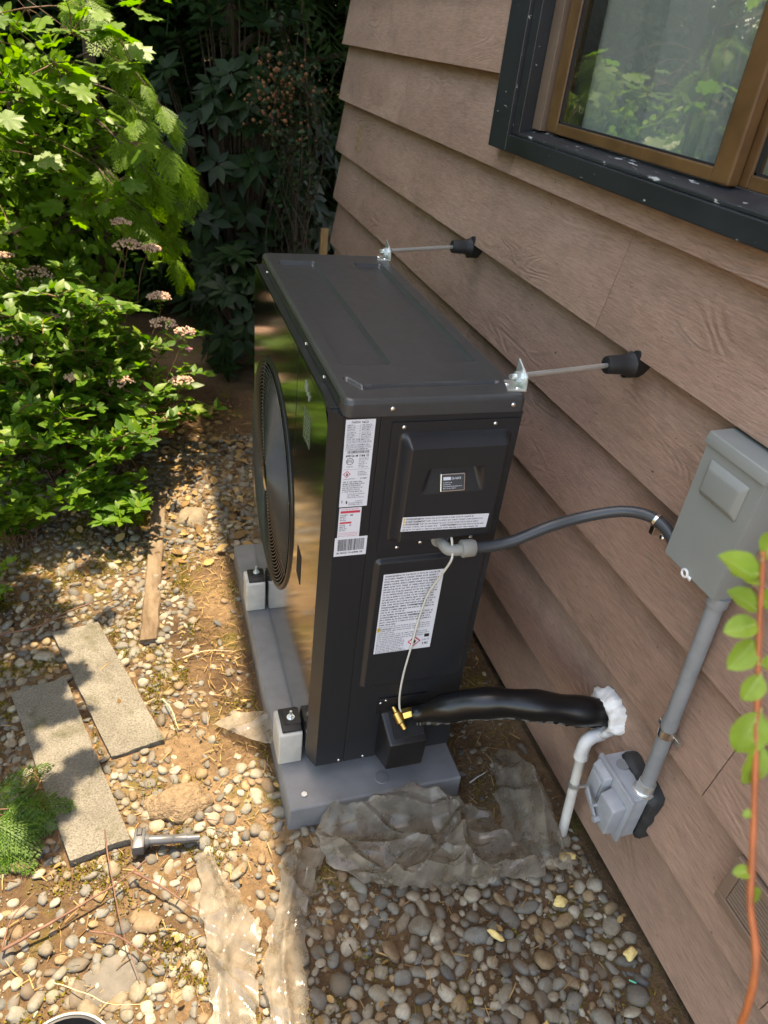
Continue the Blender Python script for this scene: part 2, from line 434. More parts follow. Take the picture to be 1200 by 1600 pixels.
MAT['flex'] = pmat('flex_conduit_skin', (0.040, 0.045, 0.050), 0.33)
MAT['elbowgrey'] = pmat('elbow_grey', (0.27, 0.265, 0.24), 0.45)
MAT['wrap'] = pmat('black_line_wrap', (0.006, 0.006, 0.0065), 0.30, bump=0.2, bscale=25, bdist=0.004)
MAT['brass'] = pmat('brass', (0.62, 0.40, 0.12), 0.28, 1.0, var=0.2, vscale=40)
MAT['cable'] = pmat('white_cable_jacket', (0.62, 0.60, 0.53), 0.5)
MAT['gasketfoam'] = pmat('dark_putty', (0.022, 0.023, 0.024), 0.65, bump=0.4, bscale=120, bdist=0.003)
MAT['ventbrown'] = pmat('vent_brown', (0.20, 0.13, 0.09), 0.55)
MAT['sashwood'] = pmat('stained_sash_wood', (0.075, 0.036, 0.014), 0.42, col2=(0.15, 0.075, 0.028), vscale=3, stretch=(6, 3, 3), bump=0.2, bscale=8)
MAT['jamb'] = pmat('brown_jamb_paint', (0.15, 0.10, 0.07), 0.55, var=0.15)
MAT['curtain'] = pmat('pale_curtain', (0.50, 0.50, 0.48), 0.9)
MAT['roomwall'] = pmat('room_wall', (0.35, 0.33, 0.30), 0.9)
MAT['soffit'] = pmat('soffit_paint', (0.20, 0.14, 0.105), 0.7)
MAT['shingle'] = pmat('roof_shingle', (0.07, 0.065, 0.06), 0.95)
MAT['stake'] = pmat('raw_lumber', (0.42, 0.24, 0.10), 0.8, var=0.2, vscale=12, stretch=(6, 6, 1))
MAT['timber'] = pmat('weathered_timber', (0.085, 0.050, 0.026), 0.9, col2=(0.21, 0.155, 0.10), vscale=8, stretch=(3, 1, 3), bump=0.7, bscale=45, bdist=0.006)
MAT['twig'] = pmat('twig_bark', (0.10, 0.045, 0.028), 0.7, col2=(0.18, 0.09, 0.06), vscale=30)
MAT['palestraw'] = pmat('pale_straw', (0.52, 0.42, 0.24), 0.7)
MAT['greyplastic'] = pmat('grey_molded_plastic', (0.085, 0.088, 0.095), 0.32, var=0.1)
MAT['foam'] = pmat('yellow_spray_foam', (0.72, 0.55, 0.22), 0.75, bump=0.6, bscale=90, bdist=0.006, var=0.2, vscale=40)
MAT['bark'] = pmat('tree_bark', (0.05, 0.033, 0.022), 0.9, col2=(0.11, 0.075, 0.05), vscale=9, stretch=(4, 4, 0.6), bump=0.8, bscale=30, bdist=0.02)
MAT['redstem'] = pmat('orange_red_stem', (0.42, 0.115, 0.035), 0.45, var=0.2, vscale=40)
MAT['shrubstem'] = pmat('shrub_stem', (0.15, 0.075, 0.035), 0.7)
MAT['spirea'] = leafmat('spirea_leaf', (0.042, 0.122, 0.010), (0.105, 0.225, 0.018), 0.45, 0.45, extra=(0.19, 0.28, 0.024), tcol=(1.4, 1.6, 0.3))
MAT['flower'] = pmat('spent_flower', (0.44, 0.26, 0.18), 0.9, col2=(0.60, 0.42, 0.32), vscale=160)
MAT['flowerpink'] = pmat('pink_flower', (0.52, 0.16, 0.20), 0.85, col2=(0.55, 0.28, 0.28), vscale=160)
MAT['cedar'] = leafmat('cedar_spray', (0.050, 0.150, 0.010), (0.150, 0.270, 0.018), 0.38, 0.5, spec=0.25, tcol=(1.5, 1.6, 0.3))
MAT['maple'] = leafmat('maple_leaf', (0.070, 0.165, 0.016), (0.125, 0.235, 0.022), 0.48, 0.45, tcol=(1.4, 1.6, 0.3))
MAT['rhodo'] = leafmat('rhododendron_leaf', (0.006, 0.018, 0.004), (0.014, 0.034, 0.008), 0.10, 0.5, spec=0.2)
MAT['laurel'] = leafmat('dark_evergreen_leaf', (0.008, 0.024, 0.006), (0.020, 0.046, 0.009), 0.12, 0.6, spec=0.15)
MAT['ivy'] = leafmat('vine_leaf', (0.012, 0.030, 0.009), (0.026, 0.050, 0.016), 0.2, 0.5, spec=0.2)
MAT['rustbud'] = pmat('rusty_seed_head', (0.20, 0.085, 0.035), 0.9)
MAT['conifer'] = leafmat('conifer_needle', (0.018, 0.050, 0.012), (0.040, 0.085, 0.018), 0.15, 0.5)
MAT['lime'] = leafmat('lime_leaf', (0.24, 0.40, 0.050), (0.32, 0.48, 0.07), 0.45, 0.35, tcol=(1.4, 1.4, 0.5))
MAT['limerib'] = pmat('lime_midrib', (0.40, 0.48, 0.14), 0.5)
MAT['deepleaf'] = leafmat('broad_leaf_tree', (0.055, 0.135, 0.012), (0.13, 0.24, 0.020), 0.45, 0.5, spec=0.25, tcol=(1.4, 1.6, 0.4))
MAT['bright'] = leafmat('bright_leaf', (0.055, 0.145, 0.010), (0.14, 0.25, 0.018), 0.42, 0.45, spec=0.3, tcol=(1.4, 1.6, 0.3))
MAT['seedling'] = leafmat('seedling_spray', (0.022, 0.075, 0.008), (0.07, 0.15, 0.012), 0.3, 0.5, spec=0.25, tcol=(1.4, 1.6, 0.3))
MAT['moss'] = leafmat('moss', (0.07, 0.075, 0.010), (0.24, 0.20, 0.025), 0.25, 0.9, spec=0.05)
MAT['litter'] = leafmat('needle_litter', (0.10, 0.055, 0.025), (0.38, 0.25, 0.11), 0.1, 0.85, spec=0.1)
MAT['barewood'] = pmat('bare_cedar_patch', (0.26, 0.165, 0.095), 0.75, var=0.3, vscale=8, stretch=(1, 2, 9))
MAT['bucket'] = pmat('black_bucket', (0.010, 0.010, 0.011), 0.45)
MAT['bucketrim'] = pmat('pale_rim', (0.45, 0.42, 0.36), 0.5)
MAT['greenplastic'] = pmat('green_plastic', (0.05, 0.42, 0.28), 0.4)
MAT['orange'] = pmat('orange_leaf_tip', (0.5, 0.12, 0.02), 0.6)

_m = MAT['lime']; _nt = _m.node_tree; _p = [n for n in _nt.nodes if n.type == 'BSDF_PRINCIPLED'][0]
_n = noise_tex(_nt, pos(_nt), 260, 4, 0.7); _nt.links.new(bumpn(_nt, _n.outputs[0], 0.5, 0.0012), _p.inputs['Normal'])

# ------------------------------------------------------------------ ground
ZG = -0.138
def gh(x, y):
    """ground height"""
    n = noise.noise(Vector((x * 1.7, y * 1.7, 0.3))) * 0.014 + noise.noise(Vector((x * 6, y * 6, 2.3))) * 0.006
    e = -max(0.0, min(1.0, (x - 0.60) / 0.10)) * 0.022          # a little lower along the wall
    far = max(0.0, math.hypot(x, y) - 1.8) * 0.02
    k = 1.0
    if -0.10 < x < 0.47 and -0.13 < y < 1.2: k = 0.25
    return ZG + n * k - e + min(far, 0.15) * 0.3
def axis(lo, hi, step, far):
    a = list(np.arange(lo, hi + 1e-6, step)); s = step; v = hi
    up = []
    while v < far: s *= 1.28; v += s; up.append(v)
    s = step; v = lo; dn = []
    while v > -far: s *= 1.28; v -= s; dn.append(v)
    return dn[::-1] + a + up
gx = axis(-1.6, 0.9, 0.022, 90); gy = axis(-1.2, 3.2, 0.024, 90)
V = []; nx, ny = len(gx), len(gy)
for y in gy:
    for x in gx:
        near = -1.7 < x < 1.0 and -1.3 < y < 3.4
        z = gh(x, y)
        if near: z += (noise.noise(Vector((x * 22, y * 22, 5))) * 0.0035 + noise.noise(Vector((x * 55, y * 55, 1))) * 0.0015)
        V.append((x, y, z))
F = np.array([(j * nx + i, j * nx + i + 1, (j + 1) * nx + i + 1, (j + 1) * nx + i) for j in range(ny - 1) for i in range(nx - 1)])
ground = npmesh('ground', V, F, MAT['soil'], smooth=True); tag(ground, 'brown soil with dry needles and moss', None, kind='structure')

# ------------------------------------------------------------------ house
W = 0.72
EXPO = 0.2435
CORNER_Y = 3.03; WALL_END = -4.2
house = empty('house', (0.76, 0.0, ZG), 'house side with brown lap siding and a black framed window', 'house')
WY0, WY1, WZ0, WZ1 = -1.05, 0.842, 1.497, 2.42          # window opening
def plank(y0, y1, zb, ztop=None, parent=house):
    """one lap board; y0<y1; bottom edge proud at x=W"""
    h = 0.285 if ztop is None else ztop - zb
    T = 0.046; lean = 0.0465 * h / 0.285
    j = random.uniform(-0.0012, 0.0012)
    n = max(2, int((y1 - y0) / 0.25)); V = []; F = []
    for i in range(n + 1):
        y = y0 + (y1 - y0) * i / n
        w = noise.noise(Vector((y * 1.3, zb * 7, 1.0))) * 0.0016
        zz = zb + noise.noise(Vector((y * 1.1, zb * 9, 4.0))) * 0.0018
        V += [(W + j + w + 0.0012, y, zz), (W + j + w, y, zz + 0.0015), (W + j + w + lean, y, zb + h), (W + lean + 0.008, y, zb + h), (W + T + j, y, zz)]
    for i in range(n):
        a = i * 5; b = a + 5
        for k in range(5):
            F.append((a + k, a + (k + 1) % 5, b + (k + 1) % 5, b + k))
    F.append((0, 1, 2, 3, 4)[::-1]); F.append(tuple(n * 5 + k for k in range(5)))
    ob = mesh('plank', V, [f[::-1] for f in F], MAT['siding'], parent)
    return ob
zb0 = -0.078
seams = {0: [-1.9], 1: [-0.86, 1.75], 2: [-0.545, 2.2], 3: [1.05, -1.6], 4: [1.62, -0.95], 5: [0.272], 6: [2.0], 7: [2.3], 8: [1.6], 9: [2.0], 10: [1.3]}
for k in range(20):
    zb = zb0 + k * EXPO
    ys = [WALL_END] + sorted(seams.get(k, [])) + [CORNER_Y]
    for a, b in zip(ys[:-1], ys[1:]):
        lo, hi = a + 0.0012, b - 0.0012
        top = zb + 0.285
        if top <= WZ0 + 0.0 or zb >= WZ1:
            plank(lo, hi, zb); continue
        # course meets the window
        if hi > WY1:
            plank(max(lo, WY1 + 0.05), hi, zb)
        if zb < WZ0 - 0.02 and lo < WY1 + 0.05:
            plank(max(lo, WY0 - 0.05), min(hi, WY1 + 0.05) - 0.0006, zb, WZ0 - 0.012)
        if lo < WY0 - 0.05:
            plank(lo, WY0 - 0.05, zb)
# sheathing behind the boards, with the window opening
sh = MB()
xs0, xs1 = W + 0.058, W + 0.11
sh.box((xs0, WALL_END, -0.06), (xs1, CORNER_Y - 0.004, WZ0))
sh.box((xs0, WALL_END, WZ1), (xs1, CORNER_Y - 0.004, 4.72))
sh.box((xs0, WALL_END, WZ0), (xs1, WY0, WZ1))
sh.box((xs0, WY1, WZ0), (xs1, CORNER_Y - 0.004, WZ1))
sh.build('wall', MAT['jamb'], house)
# returning end wall and the rest of the building's shell
MB().box((xs1, CORNER_Y - 0.09, -0.06), (7.0, CORNER_Y - 0.006, 4.72)).build('end_wall', MAT['siding'], house)
MB().box((W + 0.075, WALL_END, -0.62), (W + 0.20, CORNER_Y - 0.02, -0.055)).build('foundation', pmat('foundation_concrete', (0.16, 0.15, 0.14), 0.95), house)
rm = MB()
rm.box((2.7, -1.6, 0.6), (2.8, 1.6, 2.6)); rm.box((xs1, 1.6, 0.6), (2.8, 1.7, 2.6)); rm.box((xs1, -1.7, 0.6), (2.8, -1.6, 2.6)); rm.box((xs1, -1.7, 0.5), (2.8, 1.7, 0.6))
rm.build('room_partition', MAT['roomwall'], house)
EAVE_X = 0.088; EAVE_Z = 4.60
rf = MB()  # far gable overhang lengthened, out of view, to shade the shrubs behind
rf.hexa([(EAVE_X, WALL_END - 0.4, EAVE_Z), (7.0, WALL_END - 0.4, EAVE_Z + 0.05), (7.0, CORNER_Y + 1.7, EAVE_Z + 0.05), (EAVE_X, CORNER_Y + 1.7, EAVE_Z),
         (EAVE_X, WALL_END - 0.4, EAVE_Z + 0.16), (7.0, WALL_END - 0.4, EAVE_Z + 2.2), (7.0, CORNER_Y + 1.7, EAVE_Z + 2.2), (EAVE_X, CORNER_Y + 1.7, EAVE_Z + 0.16)])
roof = rf.build('roof', MAT['soffit'], house)

# window
win = mesh('window_casing', [(0, 0, 0)], [], None) if False else None
OC = 0.690
cs = MB()
cs.box((OC, 0.890, 1.4445), (W + 0.04, 1.008, 2.5), 0.0025)                     # left casing
cs.box((OC + 0.002, WY0 - 0.16, 1.4445), (W + 0.04, 0.889, 1.489), 0.0025)      # apron / lower casing
cs.box((OC, WY0 - 0.16, 2.43), (W + 0.04, 0.889, 2.5), 0.0025)
cs.box((OC, WY0 - 0.17, 1.49), (W + 0.04, WY0 - 0.05, 2.429), 0.0025)
window = cs.build('window', MAT['casing'], house)
stp = MB()
stp.box((OC + 0.012, 0.842, 1.4905), (W + 0.038, 0.8885, 2.428), 0.002)
stp.build('inner_casing', MAT['casing'], window)
sl = MB()
sl.hexa([(OC + 0.010, WY0 - 0.04, 1.4895), (W + 0.06, WY0 - 0.04, 1.4895), (W + 0.06, 0.841, 1.4895), (OC + 0.010, 0.841, 1.4895),
         (OC + 0.010, WY0 - 0.04, 1.498), (W + 0.06, WY0 - 0.04, 1.513), (W + 0.06, 0.841, 1.513), (OC + 0.010, 0.841, 1.498)], 0.002)
sl.build('sill', MAT['sillpaint'], window)
jb = MB()
jb.box((W + 0.018, 0.790, 1.512), (W + 0.10, 0.8405, 2.42), 0.002)
jb.build('jamb', MAT['jamb'], window)
def sash(y0, y1, x0, t=0.028):
    s_ = MB(); w = 0.055; z0 = 1.514; z1 = 2.41; x1 = x0 + t
    s_.box((x0, y1 - w, z0), (x1, y1, z1), 0.004); s_.box((x0, y0, z0), (x1, y0 + w, z1), 0.004)
    s_.box((x0 + 0.001, y0 + w, z0), (x1 - 0.001, y1 - w, z0 + 0.026), 0.003); s_.box((x0 + 0.001, y0 + w, z1 - w), (x1 - 0.001, y1 - w, z1), 0.004)
    fr = s_.build('sash', MAT['sashwood'], window)
    g = MB(); g.box((x0 + 0.011, y0 + w * 0.8, z0 + 0.018), (x0 + 0.015, y1 - w * 0.8, z1 - w * 0.8))
    g.build('pane', MAT['glass'], window)
    q = MB()
    for a, b, c, e in ((y1 - w - 0.006, y1 - w, z0 + 0.026, z1 - w), (y0 + w, y0 + w + 0.006, z0 + 0.026, z1 - w), (y0 + w, y1 - w, z0 + 0.0255, z0 + 0.0305)):
        q.box((x0 + 0.006, a, c), (x0 + 0.0105, b, e))
    q.build('glazing_strip', MAT['rubber'], window)
sash(0.016, 0.775, W + 0.026)
sash(WY0 + 0.01, 0.052, W + 0.056)
# curtain behind the glass
cv = []; cf = []
ny_, nz_ = 260, 12
for j in range(nz_ + 1):
    z = 1.42 + (2.42 - 1.42) * j / nz_
    for i in range(ny_ + 1):
        y = -1.02 + (0.82 + 1.02) * i / ny_
        ph = y * 34 + 2.2 * math.sin(y * 5.3) + 0.3 * math.sin(z * 3 + y * 9)
        x = W + 0.160 + 0.034 * math.sin(ph) + 0.012 * math.sin(ph * 2.3 + 1) + 0.008 * math.sin(z * 4 + y * 3)
        cv.append((x, y, z))
for j in range(nz_):
    for i in range(ny_):
        a = j * (ny_ + 1) + i; cf.append((a, a + 1, a + ny_ + 2, a + ny_ + 1))
cur = npmesh('curtain', cv, cf, MAT['curtain'], smooth=True)
tag(cur, 'pale grey pleated curtain hanging behind the window glass', 'curtain')

# crawl-space vent in the second course
vx = W - 0.006
vent = MB()
vy1, vy0, vz0, vz1 = -0.674, -1.05, 0.258, 0.400
vent.box((vx, vy0, vz0), (W + 0.05, vy1, vz0 + 0.022), 0.002); vent.box((vx, vy0, vz1 - 0.022), (W + 0.05, vy1, vz1), 0.002)
vent.box((vx + 0.0005, vy1 - 0.024, vz0 + 0.0225), (W + 0.03, vy1, vz1 - 0.0225), 0.002); vent.box((vx + 0.0005, vy0, vz0 + 0.0225), (W + 0.03, vy0 + 0.024, vz1 - 0.0225), 0.002)
vt = vent.build('vent', MAT['ventbrown'], house)
MB().box((W + 0.020, vy0 + 0.02, vz0 + 0.02), (W + 0.024, vy1 - 0.02, vz1 - 0.02)).build('vent_backing', MAT['mattblack'], vt)
z = vz0 + 0.028
while z < vz1 - 0.030:
    MB().hexa([(vx + 0.001, vy0 + 0.026, z), (vx + 0.014, vy0 + 0.026, z + 0.004), (vx + 0.014, vy1 - 0.026, z + 0.004), (vx + 0.001, vy1 - 0.026, z),
               (vx + 0.001, vy0 + 0.026, z + 0.004), (vx + 0.014, vy0 + 0.026, z + 0.008), (vx + 0.014, vy1 - 0.026, z + 0.008), (vx + 0.001, vy1 - 0.026, z + 0.004)]).build('slat', MAT['ventbrown'], vt)
    z += 0.0092
# bare scraped patch on a far board
zc = 1.252; tl = (zc - (zb0 + 5 * EXPO)) / 0.285 * 0.0465
pq = MB(); 
for (ya, yb, za, zc2) in ((2.585, 2.665, 1.19, 1.315),):
    x0 = W + (za - (zb0 + 5 * EXPO)) / 0.285 * 0.0465 - 0.0022; x1 = W + (zc2 - (zb0 + 5 * EXPO)) / 0.285 * 0.0465 - 0.0022
    pq.hexa([(x0, ya, za), (x0 + 0.004, ya, za), (x0 + 0.004, yb, za), (x0, yb, za), (x1, ya, zc2), (x1 + 0.004, ya, zc2), (x1 + 0.004, yb, zc2), (x1, yb, zc2)], 0.0008)
pq.build('bare_patch', MAT['barewood'], house)

# ------------------------------------------------------------------ equipment pad and risers
pad = MB(); PX0, PX1, PY0, PY1, PZ = -0.066, 0.432, -0.0845, 1.12, -0.0526
pad.hexa([(PX0 - 0.004, PY0 - 0.004, -0.19), (PX1 + 0.004, PY0 - 0.004, -0.19), (PX1 + 0.004, PY1, -0.19), (PX0 - 0.004, PY1, -0.19),
          (PX0, PY0, PZ), (PX1, PY0, PZ), (PX1, PY1, PZ), (PX0, PY1, PZ)], 0.007, 3)
padr = empty('equipment_pad', (0.18, 0.5, ZG), 'grey plastic equipment pad lying under the heat pump', 'equipment pad')
pad.build('slab', MAT['padplastic'], padr, autos=40)
bl = MB(); bl.cyl((-0.018, -0.046, PZ), (-0.018, -0.046, PZ + 0.006), 0.0085, 6); bl.build('bolt', MAT['zinc'], padr, autos=30)
dm = MB(); dm.cyl((0.205, -0.038, PZ), (0.205, -0.038, PZ + 0.0018), 0.020, 24, 0.018); dm.build('plug', MAT['padplastic'], padr, autos=30)

def riser(y0, y1, label):
    e = empty('riser_block', (-0.03, (y0 + y1) / 2, PZ), label, 'riser block', 'white riser blocks')
    b = MB(); b.box((-0.071, y0, PZ + 0.0005), (-0.004, y1, 0.068), 0.005, 3); b.build('block', MAT['whiteblock'], e, autos=40)
    b = MB(); b.box((-0.060, y0 + 0.008, 0.0683), (-0.006, y1 - 0.004, 0.0765), 0.003); b.build('rubber_pad', MAT['rubber'], e, autos=40)
    b = MB(); b.box((-0.050, y0 + 0.03, 0.0767), (-0.004, y1 - 0.01, 0.0795), 0.001); b.build('foot_plate', MAT['blackplastic'], e)
    yc = y0 + 0.052
    b = MB(); b.cyl((-0.030, yc, 0.0795), (-0.030, yc, 0.104), 0.0035, 10); b.cyl((-0.030, yc, 0.0796), (-0.030, yc, 0.0815), 0.011, 16); b.cyl((-0.030, yc, 0.0816), (-0.030, yc, 0.0885), 0.0075, 6)
    b.build('bolt', MAT['zinc'], e, autos=30)
    return e
riser(0.063, 0.158, 'white riser block at the near corner of the grey pad')
riser(0.719, 0.800, 'white riser block farther along the pad, beside the fan grille')

# ------------------------------------------------------------------ heat pump
D, L, H = 0.41, 1.0488, 1.0611
hp = empty('heat_pump', (0.2, 0.5, PZ), 'black outdoor heat pump unit standing on the grey pad', 'heat pump')
ca, cb = 0.0199, 0.0415
FY, FZ, FR = 0.690, 0.525, 0.348
body = MB()
body.prism([(0.004, cb + 0.003), (ca + 0.002, 0.004), (D - 0.003, 0.004), (D - 0.003, L - 0.003), (0.004, L - 0.003), (0.004, FY + FR + 0.02), (0.13, FY + FR + 0.02), (0.13, FY - FR - 0.02), (0.004, FY - FR - 0.02)], 0.004, H - 0.002)
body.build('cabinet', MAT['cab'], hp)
MB().box((0.005, 0.39, 0.001), (0.14, L - 0.006, 0.006)).build('base_pan', MAT['cab'], hp)
# corner panel: chamfer + strip left of the seam; with rolled top rim
s = 0.0973
cp = MB()
outl = [(0.0, cb), (ca, 0.0), (s - 0.0008, 0.0), (s - 0.0008, 0.003), (ca + 0.001, 0.003), (0.003, cb + 0.001)]
cp.prism(outl, 0.0, H)
cp.build('corner_panel', MAT['cab'], hp)
sp = MB(); sp.box((s + 0.0008, 0.0, 0.0), (D, 0.003, H), 0.0012); sp.build('end_panel', MAT['cab'], hp)
MB().box((D - 0.003, 0.0032, 0.0), (D, L - 0.0005, H - 0.001)).build('rear_panel', MAT['cab'], hp)
# front panel with a round opening
seg = 96; pv = []; pf = []
y0, y1, z0, z1 = cb + 0.0008, L, 0.0, H
for k in range(seg):
    th = 2 * math.pi * k / seg; dy, dz = math.cos(th), math.sin(th)
    t = min([(y1 - FY) / dy if dy > 1e-9 else 1e9, (y0 - FY) / dy if dy < -1e-9 else 1e9, (z1 - FZ) / dz if dz > 1e-9 else 1e9, (z0 - FZ) / dz if dz < -1e-9 else 1e9])
    oy, oz = FY + dy * t, FZ + dz * t
    for (cy, cz) in ((y1, z1), (y1, z0), (y0, z1), (y0, z0)):
        if math.hypot(oy - cy, oz - cz) < 0.028: oy, oz = cy, cz
    pv += [(0.0, FY + dy * FR, FZ + dz * FR), (0.0, oy, oz), (0.0035, FY + dy * FR, FZ + dz * FR), (0.0035, oy, oz)]
for k in range(seg):
    a = 4 * k; b = 4 * ((k + 1) % seg)
    pf += [(a, a + 1, b + 1, b), (a, b, b + 2, a + 2), (a + 1, a + 3, b + 3, b + 1), (a + 2, b + 2, b + 3, a + 3)]
front = mesh('front_panel', pv, [q[::-1] for q in pf], MAT['gloss'], hp)
# vertical joint, and a flat black plate as the pull recess's shade
MB().box((-0.0006, 0.3525, 0.78), (0.002, 0.354, H - 0.003)).build('panel_joint', MAT['mattblack'], front)
MB().hexa([(-0.0012, 0.215, 0.470), (0.002, 0.215, 0.470), (0.002, 0.262, 0.480), (-0.0012, 0.262, 0.480),
           (-0.0012, 0.215, 0.560), (0.002, 0.215, 0.560), (0.002, 0.262, 0.566), (-0.0012, 0.262, 0.566)]).build('pull_recess_shade', MAT['mattblack'], front)
st = MB(); st.box((-0.0008, 0.192, 0.885), (0.001, 0.262, 0.962)); stk = st.build('sticker', MAT['sticker'], front)
sp_ = MB()
for r_ in range(6):
    for c_ in range(4):
        if random.random() < 0.85:
            ya = 0.200 + c_ * 0.0145; za = 0.893 + r_ * 0.011
            sp_.quad([(-0.0011, ya, za), (-0.0011, ya + random.uniform(.006, .012), za), (-0.0011, ya + 0.010, za + 0.004), (-0.0011, ya, za + 0.004)])
sp_.build('print', pmat('pale_print', (0.16, 0.2, 0.15), 0.5), stk)
em = MB()
em.tube(spline([(-0.001, 0.262, 1.005), (-0.001, 0.255, 1.028), (-0.001, 0.248, 1.003), (-0.001, 0.240, 1.026), (-0.001, 0.235, 1.000), (-0.001, 0.224, 1.012), (-0.001, 0.216, 0.994), (-0.001, 0.206, 1.01)], 5), 0.0012, 5)
em.build('emblem', pmat('pale_emblem', (0.22, 0.26, 0.2), 0.3), front)
# top trim strip of the front panel (sloped flange) and gloss lip under the lid
fl = MB()
fl.hexa([(-0.0005, cb, H - 0.012), (0.020, cb, H - 0.012), (0.020, L, H - 0.012), (-0.0005, L, H - 0.012),
         (0.0035, cb + 0.002, H + 0.002), (0.020, cb + 0.002, H + 0.002), (0.020, L - 0.001, H + 0.002), (0.0035, L - 0.001, H + 0.002)], 0.0008)
fl.build('top_flange', MAT['cab'], hp)
# fan guard
fg = MB()
nr_ = 29
def ringpts(r, x, n=72): return [(x, FY + r * math.cos(2 * math.pi * k / n), FZ + r * math.sin(2 * math.pi * k / n)) for k in range(n + 1)]
for i in range(nr_):
    rr = 0.050 + (FR - 0.012 - 0.050) * i / (nr_ - 1)
    xx = -0.004 - 0.014 * math.sqrt(max(0, 1 - (rr / FR) ** 2))
    fg.tube(ringpts(rr, xx, 64), 0.0017, 5, cap=False)
guard = fg.build('fan_guard', MAT['wire'], hp, smooth=True)
for k in range(8):
    th = 2 * math.pi * (k + 0.3) / 8
    P = []
    for i in range(8):
        rr = 0.045 + (FR - 0.05) * i / 7
        P.append((-0.0025 - 0.014 * math.sqrt(max(0, 1 - (rr / FR) ** 2)), FY + rr * math.cos(th + 0.25 * i / 7), FZ + rr * math.sin(th + 0.25 * i / 7)))
    MB().tube(P, 0.0021, 5).build('spoke', MAT['wire'], guard, smooth=True)
hb = MB(); hb.tube([(-0.014, FY, FZ), (-0.020, FY, FZ), (-0.022, FY, FZ)], [0.052, 0.050, 0.038], 32); hb.build('hub_cap', MAT['gloss'], guard, autos=40)
# raised shroud ring
n = 96; prof = [(0.001, FR + 0.010), (-0.005, FR + 0.008), (-0.007, FR + 0.001), (-0.004, FR - 0.008), (0.014, FR - 0.010)]
V = []; F = []
for k in range(n):
    th = 2 * math.pi * k / n
    for x, rr in prof: V.append((x, FY + rr * math.cos(th), FZ + rr * math.sin(th)))
m_ = len(prof)
for k in range(n):
    for i in range(m_ - 1):
        a = k * m_ + i; b = ((k + 1) % n) * m_ + i; F.append((a, b, b + 1, a + 1))
mesh('shroud_ring', V, F, MAT['blackplastic'], hp, smooth=True)
for k in range(3):
    V = []; F = []
    for i in range(9):
        rr = 0.06 + (FR - 0.05 - 0.03) * i / 8
        for j in range(7):
            th = 2 * math.pi * k / 3 + (j / 6) * (1.25 + 0.35 * i / 8) + 0.25 * i / 8
            V.append((0.085 - 0.055 * j / 6, FY + rr * math.cos(th), FZ + rr * math.sin(th)))
    for i in range(8):
        for j in range(6):
            a = i * 7 + j; F.append((a, a + 1, a + 8, a + 7))
    mesh('fan_blade', V, F, MAT['blackplastic'], hp, smooth=True)

# lid: a pressed sheet with raised panels
def rrect(x, y, x0, x1, y0, y1, r):
    cx = max(x0 + r, min(x1 - r, x)); cy = max(y0 + r, min(y1 - r, y))
    return r - math.hypot(x - cx, y - cy)          # >0 inside
def sst(a, b, t):
    t = max(0.0, min(1.0, (t - a) / (b - a))); return t * t * (3 - 2 * t)
LX0, LX1, LY0, LY1 = 0.0195, D + 0.002, -0.004, L + 0.003
ZL = H + 0.037
def segd(px, py, ax, ay, bx, by):
    vx_, vy_ = bx - ax, by - ay; t = max(0, min(1, ((px - ax) * vx_ + (py - ay) * vy_) / (vx_ * vx_ + vy_ * vy_)))
    return math.hypot(px - ax - t * vx_, py - ay - t * vy_)
def lidz(x, y):
    z = ZL
    e = rrect(x, y, LX0, LX1, LY0, LY1, 0.02)
    R_ = 0.011
    if e < R_: z -= R_ - math.sqrt(max(0, R_ * R_ - (R_ - max(e, 0)) ** 2))
    z -= 0.0125 * sst(0.0, 0.006, rrect(x, y, 0.052, 0.168, 0.168, 0.965, 0.012)) * 1.0
    z += 0.0140 * sst(0.011, 0.030, rrect(x, y, 0.052, 0.168, 0.168, 0.965, 0.012))
    z -= 0.0120 * sst(0.0, 0.006, rrect(x, y, 0.285, 0.374, 0.176, 0.955, 0.012))
    z += 0.0135 * sst(0.011, 0.028, rrect(x, y, 0.285, 0.374, 0.176, 0.955, 0.012))
    g = segd(x, y, 0.080, 0.060, 0.368, 0.066)
    z -= 0.0105 * (1 - sst(0.001, 0.010, g))
    g = segd(x, y, 0.047, 0.100, 0.072, 0.050)
    z -= 0.0080 * (1 - sst(0.001, 0.009, g))
    z += 0.0008 * noise.noise(Vector((x * 9, y * 5, 3)))
    return z
def densify(a, b, n, edge, m):
    c = list(np.linspace(a + edge, b - edge, n)); e = [a + edge * (1 - math.cos(math.pi / 2 * i / m)) for i in range(m)]
    return e + c + [a + b - q for q in e[::-1]]
lx = densify(LX0, LX1, 190, 0.011, 6); ly = densify(LY0, LY1, 230, 0.011, 6)
V = []; keep = {}
for j, y in enumerate(ly):
    for i, x in enumerate(lx):
        # round the plan corners
        px, py = x, y
        r_ = 0.016
        cx = max(LX0 + r_, min(LX1 - r_, x)); cy = max(LY0 + r_, min(LY1 - r_, y))
        dd = math.hypot(x - cx, y - cy)
        mx_ = max(abs(x - cx), abs(y - cy))
        if dd > 1e-9 and (x != cx and y != cy):
            k_ = mx_ / dd; px = cx + (x - cx) * k_; py = cy + (y - cy) * k_
        V.append((px, py, lidz(px, py)))
nx_, ny_ = len(lx), len(ly)
F = [(j * nx_ + i, j * nx_ + i + 1, (j + 1) * nx_ + i + 1, (j + 1) * nx_ + i) for j in range(ny_ - 1) for i in range(nx_ - 1)]
per = [i for i in range(nx_)] + [j * nx_ + nx_ - 1 for j in range(1, ny_)] + [(ny_ - 1) * nx_ + i for i in range(nx_ - 2, -1, -1)] + [j * nx_ for j in range(ny_ - 2, 0, -1)]
b0 = len(V)
for q in per: V.append((V[q][0], V[q][1], H + 0.001))
np_ = len(per)
